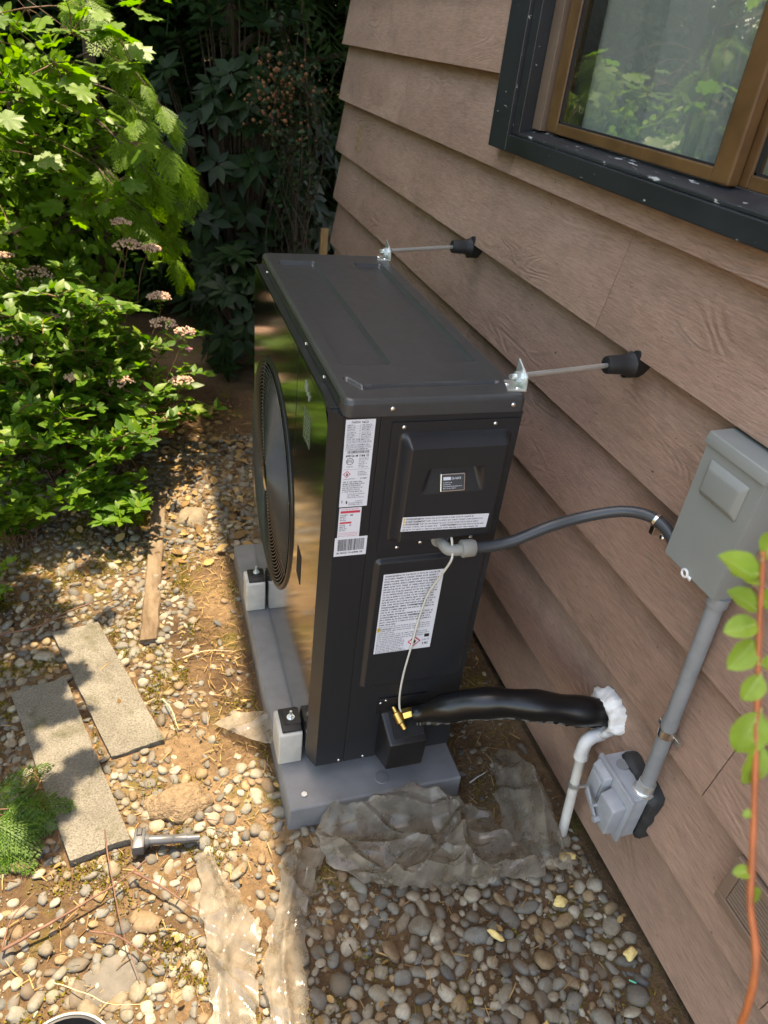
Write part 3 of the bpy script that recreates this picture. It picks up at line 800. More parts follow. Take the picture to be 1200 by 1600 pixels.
for k in range(np_):
    F.append((per[(k + 1) % np_], per[k], b0 + k, b0 + (k + 1) % np_))
lid = npmesh('lid', V, F, MAT['skylitlid'], hp, smooth=True); sharp(lid.data, 50)
MB().box((LX0 - 0.0012, LY0 + 0.03, H + 0.004), (LX0 + 0.004, LY1 - 0.03, H + 0.026), 0.0008).build('lid_lip', MAT['gloss'], lid)

# upper service cover (bulged, with a scooped grip)
def cover_d(x, z):
    d = 0.0035
    q = rrect(x, z, 0.138, 0.392, 0.752, 1.026, 0.018)
    top = 1.022; slope_top = max(0.0, min(1.0, (top - z) / 0.020)) ; left = sst(0.0, 0.020, x - 0.140); right = sst(0.0, 0.024, 0.392 - x); bot = sst(0.0, 0.024, z - 0.752)
    d += 0.034 * slope_top * left * right * bot
    # sideways shallow step of the bulge
    # scooped grip: deepest at its top edge, running out at the bottom
    u = (x - 0.262); zz = (z - 0.893) / 0.062
    if 0 <= zz <= 1.0:
        hw = 0.078 - 0.016 * zz
        inx = sst(0.0, 0.016, hw - abs(u))
        d -= 0.022 * zz * (1 - sst(0.90, 1.0, zz)) * inx
    return d
n1, n2 = 150, 170
X0, X1, Z0, Z1 = 0.1215, 0.4035, 0.727, 1.047
V = []; F = []
for j in range(n2 + 1):
    for i in range(n1 + 1):
        x = X0 + (X1 - X0) * i / n1; z = Z0 + (Z1 - Z0) * j / n2
        V.append((x, -cover_d(x, z), z))
for j in range(n2):
    for i in range(n1):
        a = j * (n1 + 1) + i; F.append((a, a + 1, a + n1 + 2, a + n1 + 1))
per = [i for i in range(n1 + 1)] + [j * (n1 + 1) + n1 for j in range(1, n2 + 1)] + [n2 * (n1 + 1) + i for i in range(n1 - 1, -1, -1)] + [j * (n1 + 1) for j in range(n2 - 1, 0, -1)]
b0 = len(V)
for q in per: V.append((V[q][0], 0.001, V[q][2]))
for k in range(len(per)): F.append((per[k], b0 + k, b0 + (k + 1) % len(per), per[(k + 1) % len(per)]))
cover = npmesh('service_cover', V, F, MAT['cab'], hp, smooth=True); sharp(cover.data, 48)
# lower pressed panel
def low_d(x, z):
    q = rrect(x, z, 0.118, 0.398, 0.285, 0.705, 0.016)
    return 0.0005 + 0.0085 * sst(0.0, 0.013, q)
n1, n2 = 90, 130
X0, X1, Z0, Z1 = 0.116, 0.400, 0.282, 0.708
V = []; F = []
def dens(a, b, n, e, m): return list(np.linspace(a, a + e, m)) + list(np.linspace(a + e, b - e, n))[1:-1] + list(np.linspace(b - e, b, m))
xa = dens(X0, X1, 14, 0.024, 16); za = dens(Z0, Z1, 16, 0.024, 16)
for z in za:
    for x in xa: V.append((x, -low_d(x, z), z))
n1 = len(xa) - 1
for j in range(len(za) - 1):
    for i in range(n1):
        a = j * (n1 + 1) + i; F.append((a, a + 1, a + n1 + 2, a + n1 + 1))
lowp = npmesh('access_panel', V, F, MAT['cab'], hp, smooth=True)

# valve cover box
vbm = MB()
A = [(0.178, 0.0, 0.012), (0.306, 0.0, 0.012), (0.306, 0.0, 0.200), (0.178, 0.0, 0.200)]
x0, x1 = 0.196, 0.302; yF = -0.078
vbm.hexa([(0.186, -0.0005, 0.010), (0.190 + 0.006, yF + 0.004, 0.030), (x1, yF + 0.004, 0.030), (x1 + 0.004, -0.0005, 0.010),
          (0.186, -0.0005, 0.186), (0.192 + 0.006, yF, 0.132), (x1, yF, 0.132), (x1 + 0.004, -0.0005, 0.186)], 0.006, 3)
vc = vbm.build('valve_cover', MAT['blackplastic'], hp, autos=45)
MB().hexa([(0.208, -0.006, 0.184), (0.212, -0.066, 0.1425), (0.296, -0.066, 0.1425), (0.299, -0.006, 0.184),
           (0.208, -0.005, 0.1875), (0.212, -0.065, 0.146), (0.296, -0.065, 0.146), (0.299, -0.005, 0.1875)]).build('valve_opening_shade', MAT['mattblack'], vc)  # flat black sheet stands in for the shade inside the opening
bz = MB(); bz.box((0.176, -0.006, 0.176), (0.312, -0.0005, 0.236), 0.004, 2); bz.build('valve_flange', MAT['blackplastic'], vc, autos=45)
# brass valve
br = MB()
br.tube([(0.218, -0.010, 0.206), (0.223, -0.022, 0.198), (0.224, -0.023, 0.197), (0.233, -0.044, 0.181), (0.234, -0.046, 0.180), (0.240, -0.058, 0.170)], [0.0055, 0.0065, 0.0115, 0.0125, 0.009, 0.0085], 14)
vb_ = br.build('service_valve', MAT['brass'], vc, autos=40)
nt_ = MB(); nt_.tube([(0.240, -0.032, 0.196), (0.256, -0.034, 0.202), (0.268, -0.036, 0.206)], [0.0150, 0.0150, 0.0130], 6); nt_.build('flare_nut', MAT['brass'], vc)

# screws (shared mesh)
bmm = bmesh.new(); bmesh.ops.create_uvsphere(bmm, u_segments=14, v_segments=8, radius=1)
for v in bmm.verts: v.co.z = max(v.co.z, -0.1) * 0.6
screw_me = bpy.data.meshes.new('screw'); bmm.to_mesh(screw_me); bmm.free(); screw_me.materials.append(MAT['steel'])
screw_me.polygons.foreach_set('use_smooth', [True] * len(screw_me.polygons))
def screw(p, nrm, r, parent):
    ob = link(screw_me, 'screw', None, parent, p)
    q = Vector(nrm).to_track_quat('Z', 'Y'); ob.rotation_euler = q.to_euler(); ob.scale = (r, r, r); return ob
ny_v = (0, -1, 0)
for x, z in ((0.118, H + 0.017), (0.381, H + 0.017)): screw((x, LY0 - 0.0005, z), ny_v, 0.0058, lid)
for y in (0.17, 0.36, 0.93): screw((LX0 - 0.002, y, H + 0.010), (-1, 0, 0), 0.0048, lid)
for x, z in ((0.147, 1.036), (0.349, 1.036), (0.167, 0.7335), (0.345, 0.745), (0.222, 0.742)): screw((x, -0.0037, z), ny_v, 0.0050, cover)
for x, z in ((0.085, 0.004), (0.154, 0.003)): screw((x, -0.0003, z + 0.006), ny_v, 0.0048, hp)
for x, z in ((0.182, 0.224), (0.196, 0.231)): screw((x, -0.007, z), ny_v, 0.0042, vc)
MB().box((0.03, 0.07, PZ + 0.0005), (0.39, 0.15, 0.0035), 0.003).build('foot', MAT['cab'], hp)
MB().box((0.03, 0.72, PZ + 0.0005), (0.39, 0.80, 0.0035), 0.003).build('foot', MAT['cab'], hp)

# ---- labels printed on the end panel
class Sheet:
    def __init__(s, x, z, w, h, y, parent, tilt=0.0, slope=0.0, name='label'):
        s.x, s.z, s.w, s.h, s.y = x, z, w, h, y; s.c, s.sn = math.cos(tilt), math.sin(tilt); s.slope = slope
        b = MB(); b.quad([s.P(0, h, .0004), s.P(w, h, .0004), s.P(w, 0, .0004), s.P(0, 0, .0004)])
        s.ob = b.build(name, MAT['paper'], parent); s.ink = MB(); s.dark = MB(); s.red = MB(); s.yel = MB()
    def P(s, u, v, off=0.0008):
        return (s.x + u * s.c + v * s.sn, s.y - off - v * s.slope, s.z - v * s.c + u * s.sn)
    def rect(s, m, u, v, w, h, off=0.0008):
        m.quad([s.P(u, v + h, off), s.P(u + w, v + h, off), s.P(u + w, v, off), s.P(u, v, off)])
    def words(s, m, u, v, w, h, lead=0.0, fill=0.9, ragged=0.0):
        """one line of small print: word-long runs of letter strokes"""
        end = u + w * (1 - random.random() * ragged)
        while u < end - h * 0.6:
            n = random.randint(2, 8)
            for _ in range(n):
                lw = h * random.uniform(0.34, 0.62)
                if u + lw > end: break
                t = random.random()
                if t < 0.35: s.rect(m, u, v, lw * 0.42, h)
                elif t < 0.6: s.rect(m, u, v + h * 0.25, lw * 0.85, h * 0.75)
                elif t < 0.8: s.rect(m, u, v, lw * 0.8, h * 0.3); s.rect(m, u, v + h * .65, lw * .8, h * .35)
                else: s.rect(m, u, v + h * 0.1, lw * 0.8, h * 0.8)
                u += lw * 1.12
            u += h * 0.45
    def text(s, txt, u, v, size, mat='inkdark', bold=False):
        cu = bpy.data.curves.new('lettering', 'FONT'); cu.body = txt; cu.size = size * 1.38; cu.resolution_u = 2
        if bold: cu.offset = size * 0.02
        tmp = bpy.data.objects.new('tmp', cu); COL.objects.link(tmp)
        dg = bpy.context.evaluated_depsgraph_get(); me = bpy.data.meshes.new_from_object(tmp.evaluated_get(dg))
        bpy.data.objects.remove(tmp)
        V = [s.P(u + q.co.x, v + size - q.co.y, 0.0009) for q in me.vertices]; F = [tuple(p.vertices) for p in me.polygons]
        bpy.data.meshes.remove(me)
        mesh('lettering', V, F, MAT[mat], s.ob)
    def diamond(s, u, v, r):
        for m, k, off in ((s.red, 1.0, .0007), (None, .74, .0009)):
            q = [s.P(u, v - r * k, off), s.P(u + r * k, v, off), s.P(u, v + r * k, off), s.P(u - r * k, v, off)]
            if m: m.quad(q[::-1])
            else: mesh('hazard_field', q, [(3, 2, 1, 0)], MAT['paper'], s.ob)
        fl = [(0, -.42), (.12, -.2), (.20, -.28), (.28, .05), (.18, .30), (-.18, .30), (-.28, .05), (-.14, -.12)]
        s.dark.quad([s.P(u + a * r, v + b * r, .0012) for a, b in fl][::-1]); s.rect(s.dark, u - .28 * r, v + .36 * r, .56 * r, .07 * r, .0012)
    def barcode(s, u, v, w, h):
        e = u + w
        while u < e:
            b = random.choice((.0006, .0009, .0014)); s.rect(s.dark, u, v, b, h); u += b + random.choice((.0006, .0009, .0012))
    def done(s):
        for i in range(0, len(s.yel.V), 4): mesh('hazard_mark', s.yel.V[i:i + 4], [(0, 1, 2, 3)], MAT['yellow'], s.ob)
        for m, mt in ((s.ink, 'ink'), (s.dark, 'inkdark'), (s.red, 'red')):
            if m.V: m.build('print', MAT[mt], s.ob)
# rating plate
R1 = Sheet(0.0255, 1.0560, 0.0610, 0.205, 0.0, hp, name='rating_label')
R1.words(R1.dark, 0.012, 0.0035, 0.038, 0.0045)
v_ = 0.0105
for k in range(11):
    if k in (3, 8): v_ += 0.0012
    R1.words(R1.ink, 0.004, v_, 0.022 if k < 6 else 0.040, 0.0026, ragged=0.4); R1.words(R1.ink, 0.034, v_, 0.023, 0.0026, ragged=0.3)
    R1.rect(R1.ink, 0.003, v_ + 0.0038, 0.055, 0.0004); v_ += 0.0052
R1.rect(R1.ink, 0.0300, 0.0098, 0.0004, 0.040)
R1.barcode(0.008, 0.0700, 0.046, 0.006); R1.words(R1.dark, 0.006, 0.0785, 0.050, 0.0055)
for k in range(24):
    a = 2 * math.pi * k / 24; b = 2 * math.pi * (k + 1) / 24
    R1.dark.quad([R1.P(0.015 + .0078 * math.cos(b), 0.0945 + .0078 * math.sin(b)), R1.P(0.015 + .0066 * math.cos(b), 0.0945 + .0066 * math.sin(b)), R1.P(0.015 + .0066 * math.cos(a), 0.0945 + .0066 * math.sin(a)), R1.P(0.015 + .0078 * math.cos(a), 0.0945 + .0078 * math.sin(a))])
R1.text('ETL', 0.0093, 0.0915, 0.0052, bold=True)
R1.words(R1.dark, 0.009, 0.1055, 0.014, 0.0024)
for k in range(6): R1.words(R1.ink, 0.034, 0.087 + k * .0040, 0.022, 0.0023, ragged=.4)
R1.rect(R1.ink, 0.003, 0.113, 0.055, 0.0005)
R1.diamond(0.011, 0.1245, 0.0082)
for k in range(3): R1.words(R1.ink, 0.034, 0.118 + k * .004, 0.022, 0.0024, ragged=.4)
R1.words(R1.ink, 0.005, 0.1345, 0.024, 0.0024); R1.words(R1.dark, 0.040, 0.1340, 0.016, 0.0030)
for k in range(6): R1.words(R1.dark if k < 3 else R1.ink, 0.004, 0.1415 + k * 0.0048, 0.053, 0.0030, ragged=.25)
for k in range(3): R1.words(R1.ink, 0.016, 0.172 + k * 0.0042, 0.038, 0.0024, ragged=.5)
R1.rect(R1.dark, 0.014, 0.190, 0.003, 0.007); R1.words(R1.ink, 0.004, 0.188, 0.007, 0.006)
for k in range(3): R1.words(R1.ink, 0.020 if k else 0.034, 0.190 + k * .0042, 0.034 if k else 0.02, 0.0024, ragged=.4)
R1.done()
R2 = Sheet(0.0270, 0.8485, 0.0490, 0.077, 0.0, hp, name='refrigerant_label')
bnd = MB(); R2.rect(bnd, 0.003, 0.0075, 0.043, 0.006); bnd.build('red_band', MAT['red'], R2.ob); R2.words(R2.red, 0.003, 0.0025, 0.04, 0.0022)
for k in range(4): R2.words(R2.dark if k < 2 else R2.ink, 0.003, 0.0165 + k * .0045, 0.017, 0.0027, ragged=.2)
R2.words(R2.dark, 0.025, 0.0165, 0.007, 0.0045)
bnd = MB(); R2.rect(bnd, 0.003, 0.036, 0.026, 0.0045); bnd.build('red_band', MAT['red'], R2.ob)
for k in range(4): R2.words(R2.dark if k < 2 else R2.ink, 0.003, 0.043 + k * .0045, 0.017, 0.0027, ragged=.2)
R2.words(R2.dark, 0.025, 0.043, 0.006, 0.0045)
for k in range(3): R2.words(R2.red, 0.002, 0.064 + k * .0042, 0.044, 0.0016)
R2.done()
R3 = Sheet(0.0225, 0.7715, 0.0735, 0.0505, 0.0, hp, name='barcode_label')
R3.barcode(0.007, 0.005, 0.060, 0.031); R3.words(R3.dark, 0.006, 0.0395, 0.062, 0.0045); R3.done()
# warning strip on the bulge
R4 = Sheet(0.1575, 0.8385, 0.2030, 0.0370, -0.0375, cover, tilt=-0.035, slope=0.0, name='warning_strip')
for k in range(3):
    R4.rect(R4.yel, 0.003, 0.0030 + k * .0068, 0.0035, 0.005)
R4.text('WARNING', 0.008, 0.0026, 0.0048, bold=True); R4.words(R4.ink, 0.036, 0.0032, 0.130, 0.0036)
R4.text('AVERTISSEMENT', 0.008, 0.0096, 0.0046, bold=True); R4.words(R4.ink, 0.056, 0.0100, 0.136, 0.0036)
R4.text('WARNING', 0.008, 0.0164, 0.0046, bold=True); R4.words(R4.ink, 0.036, 0.0170, 0.160, 0.0036, ragged=.1)
R4.words(R4.ink, 0.004, 0.0238, 0.080, 0.0036); R4.text('AVERTISSEMENT', 0.090, 0.0232, 0.0044, bold=True); R4.words(R4.ink, 0.136, 0.0238, 0.060, 0.0036)
R4.words(R4.ink, 0.004, 0.0305, 0.192, 0.0036, ragged=.1); R4.done()
# small badge in the grip
bd = MB(); bd.hexa([(0.2335, -0.0395, 0.8975), (0.2895, -0.0395, 0.8975), (0.2895, -0.030, 0.8975), (0.2335, -0.030, 0.8975), (0.2335, -0.0268, 0.9345), (0.2895, -0.0268, 0.9345), (0.2895, -0.020, 0.9345), (0.2335, -0.020, 0.9345)], 0.0010); badge = bd.build('badge', MAT['steel'], cover)
B5 = MB(); B5.quad([(0.2360, -0.0391, 0.900), (0.2870, -0.0391, 0.900), (0.2870, -0.0281, 0.932), (0.2360, -0.0281, 0.932)]); B5.build('badge_face', pmat('badge_grey', (0.055, 0.06, 0.065), 0.35), badge)
S5 = Sheet.__new__(Sheet); S5.x, S5.z, S5.w, S5.h, S5.y, S5.c, S5.sn, S5.slope = 0.2360, 0.932, .051, .032, -0.0277, 1, 0, 0.344
S5.ob = badge; S5.ink = MB(); S5.dark = MB(); S5.red = MB(); S5.yel = MB()
wht = MB(); S5.rect(wht, 0.003, 0.004, 0.017, 0.0065); S5.words(wht, 0.022, 0.005, 0.024, 0.0045)
for k in range(4): S5.words(wht, 0.003, 0.0145 + k * .004, (0.02, 0.018, 0.044, 0.03)[k], 0.0018)
wht.build('print', MAT['paper'], badge)
# large warning sheet
R6 = Sheet(0.1425, 0.6625, 0.1490, 0.2510, -0.0092, lowp, name='warning_sheet')
v_ = 0.004; k = 0
while v_ < 0.205:
    u0 = 0.004
    if k in (0, 12, 16, 21): 
        R6.text('WARNING', 0.004, v_ - 0.0002, 0.0048, bold=True); u0 = 0.032
    if k in (12, 16): R6.text('ATTENTION', 0.078, v_ - 0.0002, 0.0048, bold=True)
    wfull = 0.142 - u0
    if k == 14: wfull *= 0.48
    if k in (19, 23): wfull *= 0.32
    R6.words(R6.dark if k < 20 else R6.ink, u0, v_, wfull, 0.0043 if k < 20 else 0.0036, ragged=0.06)
    v_ += 0.0079 if k < 20 else 0.0066; k += 1
R6.rect(R6.yel, 0.001, 0.166, 0.008, 0.012)
while v_ < 0.246:
    R6.words(R6.ink, 0.004, v_, 0.080 if v_ > .2 else 0.142, 0.0032, ragged=.2); v_ += 0.0054
R6.diamond(0.103, 0.224, 0.0175); R6.rect(R6.dark, 0.128, 0.203, .013, .010); R6.words(R6.ink, 0.124, 0.220, 0.02, .004); R6.words(R6.dark, 0.126, 0.230, 0.018, .008); R6.done()

# ------------------------------------------------------------------ wall fixtures
def brace(yb, label, ymount, zm):
    """stand-off rod from the lid corner to the wall"""
    e = empty('wall_brace', (D - 0.02, yb, ZL), label, 'brace', 'wall braces')
    z0 = ZL + 0.0008
    pl = MB()
    P = [(0.372, yb - 0.020), (0.414, yb - 0.024), (0.414, yb + 0.030), (0.388, yb + 0.034)]
    pl.prism(P, z0, z0 + 0.0028)
    pl.hexa([(0.410, yb - 0.024, z0 + 0.003), (0.4135, yb - 0.024, z0 + 0.003), (0.4135, yb + 0.030, z0 + 0.003), (0.410, yb + 0.030, z0 + 0.003),
             (0.410, yb - 0.020, z0 + 0.030), (0.4135, yb - 0.020, z0 + 0.030), (0.4135, yb + 0.028, z0 + 0.052), (0.410, yb + 0.028, z0 + 0.052)])
    pl.build('angle_plate', MAT['zinc'], e)
    screw((0.384, yb + 0.010, z0 + 0.0028), (0, 0, 1), 0.0055, e); screw((0.398, yb - 0.012, z0 + 0.0028), (0, 0, 1), 0.0055, e)
    yr, zr = yb + 0.004, z0 + 0.022
    nu = MB(); nu.cyl((0.396, yr, zr), (0.4095, yr, zr), 0.0115, 6); nu.build('nut', MAT['zinc'], e)
    nu = MB(); nu.cyl((0.408, yr, zr), (0.4098, yr, zr), 0.016, 20); nu.build('washer', MAT['zinc'], e, autos=40)
    rd = MB(); rd.cyl((0.385, yr, zr), (0.672, ymount, zm), 0.0058, 14); rd.build('rod', MAT['zinc'], e, autos=40)
    k = MB(); k.tube([(0.652, ymount, zm), (0.655, ymount, zm), (0.690, ymount, zm), (0.712, ymount, zm), (0.7165, ymount, zm)], [0.019, 0.0205, 0.022, 0.026, 0.030], 24)
    k.build('rubber_mount', MAT['rubber'], e, autos=50)
    fp = MB(); n = 20
    pts = [(0.036 * math.cos(2 * math.pi * i / n) * (1.25 if True else 1), 0.026 * math.sin(2 * math.pi * i / n)) for i in range(n)]
    V = [(0.7155, ymount + a * 0.55, zm + b * 1.2 - a * .5) for a, b in pts] + [(0.7680, ymount + a * 0.55, zm + b * 1.2 - a * .5) for a, b in pts]
    fp.add(V, [tuple(range(n)), tuple(range(n, 2 * n))[::-1]] + [(i, n + i, n + (i + 1) % n, (i + 1) % n) for i in range(n)])
    fp.build('mount_flange', MAT['rubber'], e)
    screw((0.7150, ymount - 0.016, zm - 0.004), (-1, 0, 0), 0.0065, e); screw((0.7150, ymount + 0.014, zm + 0.019), (-1, 0, 0), 0.0055, e)
brace(0.036, 'zinc stand-off rod from the near lid corner to the wall', 0.098, 1.119)
brace(1.010, 'zinc stand-off rod from the far lid corner to the wall', 1.075, 1.128)

# disconnect box
db = empty('disconnect_box', (0.70, -0.32, 0.84), 'grey metal electrical disconnect box on the siding', 'electrical box')
XF = 0.677; by0, by1, bz0, bz1 = -0.4025, -0.2425, 0.838, 1.112
b = MB(); b.box((XF, by0, bz0), (W + 0.050, by1, bz1 - 0.004), 0.0025, 2); b.build('enclosure', MAT['greybox'], db, autos=40)
b = MB(); b.hexa([(XF - 0.008, by0 - 0.005, 1.103), (W + 0.049, by0 - 0.005, 1.103), (W + 0.049, by1 + 0.004, 1.103), (XF - 0.008, by1 + 0.004, 1.103),
                  (XF - 0.004, by0 - 0.003, 1.128), (W + 0.049, by0 - 0.003, 1.134), (W + 0.049, by1 + 0.002, 1.134), (XF - 0.004, by1 + 0.002, 1.128)], 0.003, 2)
b.build('rain_hood', MAT['greybox'], db, autos=40)
b = MB(); b.box((XF - 0.0025, by0 + 0.002, bz0 + 0.004), (XF + 0.001, by1 - 0.002, 1.1025), 0.0008); cvr = b.build('cover', MAT['greybox'], db)
b = MB(); b.hexa([(XF - 0.0026, -0.378, 1.006), (XF - 0.0026, -0.268, 1.006), (XF - 0.0026, -0.268, 1.084), (XF - 0.0026, -0.378, 1.084),
                  (XF - 0.014, -0.366, 1.020), (XF - 0.014, -0.280, 1.020), (XF - 0.014, -0.280, 1.068), (XF - 0.014, -0.366, 1.068)], 0.0035, 3)
b.build('raised_panel', MAT['greybox'], cvr, autos=50)
b = MB(); b.tube([(XF - 0.004, -0.316 + 0.008 * math.cos(a), 0.842 + 0.008 * math.sin(a)) for a in np.linspace(0, 2 * math.pi, 17)], 0.0028, 8, cap=False)
b.box((XF - 0.005, -0.336, 0.836), (XF - 0.0028, -0.322, 0.8445)); b.build('lock_tab', pmat('white_tab', (0.7, 0.7, 0.68), 0.4), db, smooth=True)
b = MB(); b.cyl((0.706, -0.388, bz0 - 0.022), (0.706, -0.388, bz0 + 0.001), 0.0215, 20); b.build('bottom_hub', MAT['greypvc'], db, autos=40)

# rigid conduit
rc = empty('conduit', (0.70, -0.41, 0.30), 'straight grey conduit running down from the disconnect box', 'conduit')
c0, c1 = Vector((0.706, -0.388, 0.822)), Vector((0.700, -0.428, 0.300))
b = MB(); b.cyl(c0, c1, 0.0168, 22); b.build('pipe', MAT['greypvc'], rc, autos=40)
def at(t): return c0.lerp(c1, t)
b = MB(); b.tube([at(.66), at(.70)], 0.0186, 20); b.build('strap', MAT['steel'], rc, autos=40)
b = MB(); b.box((0.7135, -0.448, 0.448), (0.7265, -0.372, 0.462), 0.001); b.build('strap_ear', MAT['steel'], rc)
b = MB(); b.tube([at(.60), at(.655)], 0.0178, 20); b.build('collar', MAT['greypvc'], rc, autos=40)

# outlet box with weather cover
ob_ = empty('outlet_box', (0.69, -0.385, 0.13), 'grey weatherproof outlet box with hinged cover under the conduit', 'outlet box')
OXF = 0.652; oy0, oy1, oz0, oz1 = -0.456, -0.309, 0.128, 0.2765
b = MB(); b.box((OXF + 0.010, oy0 + 0.006, oz0 + 0.005), (W + 0.030, oy1 - 0.006, oz1 - 0.002), 0.003, 2); b.build('box', MAT['castalu'], ob_, autos=40)
b = MB(); b.box((OXF, oy0, oz0), (OXF + 0.0095, oy1, oz1), 0.002, 2); b.build('cover_plate', MAT['castalu'], ob_, autos=40)
b = MB(); b.hexa([(OXF - 0.0002, oy1 - 0.070, oz0 + 0.034), (OXF - 0.0002, oy1 - 0.006, oz0 + 0.034), (OXF - 0.0002, oy1 - 0.006, oz1 - 0.008), (OXF - 0.0002, oy1 - 0.070, oz1 - 0.008),
                  (OXF - 0.018, oy1 - 0.064, oz0 + 0.042), (OXF - 0.018, oy1 - 0.012, oz0 + 0.042), (OXF - 0.020, oy1 - 0.012, oz1 - 0.018), (OXF - 0.020, oy1 - 0.064, oz1 - 0.018)], 0.004, 3)
b.build('flap', MAT['castalu'], ob_, autos=45)
b = MB(); b.box((OXF - 0.024, oy1 - 0.060, oz0 + 0.05), (OXF - 0.0195, oy1 - 0.018, oz1 - 0.03), 0.002); b.build('flap_panel', MAT['castalu'], ob_, autos=45)
b = MB(); b.hexa([(OXF - 0.0002, oy0 + 0.010, oz0 + 0.020), (OXF - 0.0002, oy1 - 0.076, oz0 + 0.020), (OXF - 0.0002, oy1 - 0.076, oz1 - 0.030), (OXF - 0.0002, oy0 + 0.010, oz1 - 0.030),
                  (OXF - 0.034, oy0 + 0.012, oz0 + 0.024), (OXF - 0.034, oy1 - 0.080, oz0 + 0.024), (OXF - 0.034, oy1 - 0.080, oz1 - 0.038), (OXF - 0.034, oy0 + 0.012, oz1 - 0.038)], 0.003, 2)
b.build('hood', MAT['castalu'], ob_, autos=45)
b = MB(); b.cyl((OXF - 0.048, -0.412, 0.170), (OXF - 0.034, -0.412, 0.170), 0.0075, 16); b.cyl((OXF - 0.045, -0.392, 0.196), (OXF - 0.034, -0.392, 0.196), 0.004, 12); b.build('latch_knob', MAT['castalu'], ob_, autos=40)
b = MB(); b.hexa([(OXF - 0.044, -0.405, 0.168), (OXF - 0.039, -0.405, 0.168), (OXF - 0.039, -0.352, 0.196), (OXF - 0.044, -0.352, 0.196),
                  (OXF - 0.044, -0.408, 0.176), (OXF - 0.039, -0.408, 0.176), (OXF - 0.039, -0.352, 0.216), (OXF - 0.044, -0.352, 0.216)], 0.001); b.build('latch_lever', MAT['castalu'], ob_)
b = MB(); b.cyl((0.690, -0.352, oz1 - 0.002), (0.690, -0.352, oz1 + 0.0018), 0.0155, 24); b.build('knockout', MAT['greypvc'], ob_, autos=40)
b = MB(); b.tube([(0.700, -0.428, oz1 - 0.002), (0.700, -0.428, oz1 + 0.004), (0.700, -0.428, oz1 + 0.005), (0.700, -0.428, oz1 + 0.032)], [0.025, 0.025, 0.0205, 0.0195], 22); b.build('hub', MAT['zinc'], ob_, autos=35)
# lumpy putty gasket behind the box
V = []; F = []; n = 40
for k in range(n):
    a = 2 * math.pi * k / n; rr = 1 + 0.16 * noise.noise(Vector((math.cos(a) * 3, math.sin(a) * 3, 7)))
    sx, sz = math.cos(a), math.sin(a); m_ = max(abs(sx), abs(sz)) ** 0.75
    yy = -0.393 + 0.074 * sx / m_ * rr; zz = 0.205 + 0.080 * sz / m_ * rr
    for x, q in ((W + 0.048, 1.0), (W - 0.004, 1.03), (W - 0.016, 0.98), (W - 0.020, 0.85)):
        V.append((x, -0.395 + (yy + 0.395) * q, 0.212 + (zz - 0.212) * q))
for k in range(n):
    for i in range(3):
        a = k * 4 + i; b2 = ((k + 1) % n) * 4 + i; F.append((a, b2, b2 + 1, a + 1))
F.append(tuple(k * 4 + 3 for k in range(n))[::-1])
mesh('putty_gasket', V, F, MAT['gasketfoam'], ob_, smooth=True)

# flexible conduit with elbow
fx = empty('flexible_conduit', (0.5, -0.1, 0.8), 'dark grey flexible conduit from the unit to the disconnect box', 'conduit')
path = spline([(0.318, -0.052, 0.752), (0.36, -0.056, 0.752), (0.42, -0.062, 0.766), (0.50, -0.070, 0.803), (0.58, -0.082, 0.832), (0.645, -0.115, 0.862), (0.682, -0.160, 0.876), (0.700, -0.200, 0.868), (0.705, -0.238, 0.850), (0.706, -0.262, 0.846)], 14)
rad = [0.0128 + (0.0007 if i % 2 else 0.0) for i in range(len(path))]
b = MB(); b.tube(path, rad, 18); b.build('hose', MAT['flex'], fx, smooth=True)
b = MB(); b.tube(spline([(0.268, -0.002, 0.748), (0.268, -0.028, 0.748), (0.274, -0.044, 0.746), (0.288, -0.052, 0.748), (0.318, -0.053, 0.7515)], 5), 0.0135, 16); b.tube([(0.268, -0.0035, 0.748), (0.268, -0.008, 0.748)], 0.021, 20)
b.build('elbow', MAT['elbowgrey'], fx, autos=45)
b = MB(); b.tube([(0.300, -0.0525, 0.7505), (0.303, -0.0525, 0.7505), (0.306, -0.053, 0.751), (0.330, -0.0545, 0.7525), (0.334, -0.055, 0.7525)], [0.017, 0.0205, 0.0205, 0.0200, 0.017], 20); b.build('coupling_nut', MAT['elbowgrey'], fx, autos=40)
pi_ = path[int(len(path) * 0.70)]; pj_ = path[int(len(path) * 0.70) + 2]
b = MB(); b.tube([pi_, pj_], 0.0152, 18); b.build('clamp', MAT['steel'], fx, autos=40)
b = MB(); b.box((0.690, -0.178, 0.835), (0.7345, -0.164, 0.858), 0.001); b.build('clamp_ear', MAT['steel'], fx)
screw((0.7215, -0.176, 0.826), (-1, 0, 0), 0.008, fx)

# white control cable
cb_ = MB(); cb_.tube(spline([(0.282, -0.030, 0.775), (0.280, -0.050, 0.757), (0.276, -0.066, 0.735), (0.270, -0.052, 0.690), (0.262, -0.034, 0.640), (0.254, -0.020, 0.590), (0.246, -0.015, 0.520), (0.238, -0.016, 0.430), (0.229, -0.017, 0.340), (0.226, -0.020, 0.270), (0.229, -0.024, 0.222), (0.236, -0.026, 0.200)], 8), 0.0028, 8)
tag(cb_.build('control_cable', MAT['cable'], None, smooth=True), 'thin white cable hanging down over the warning sheet', 'cable')

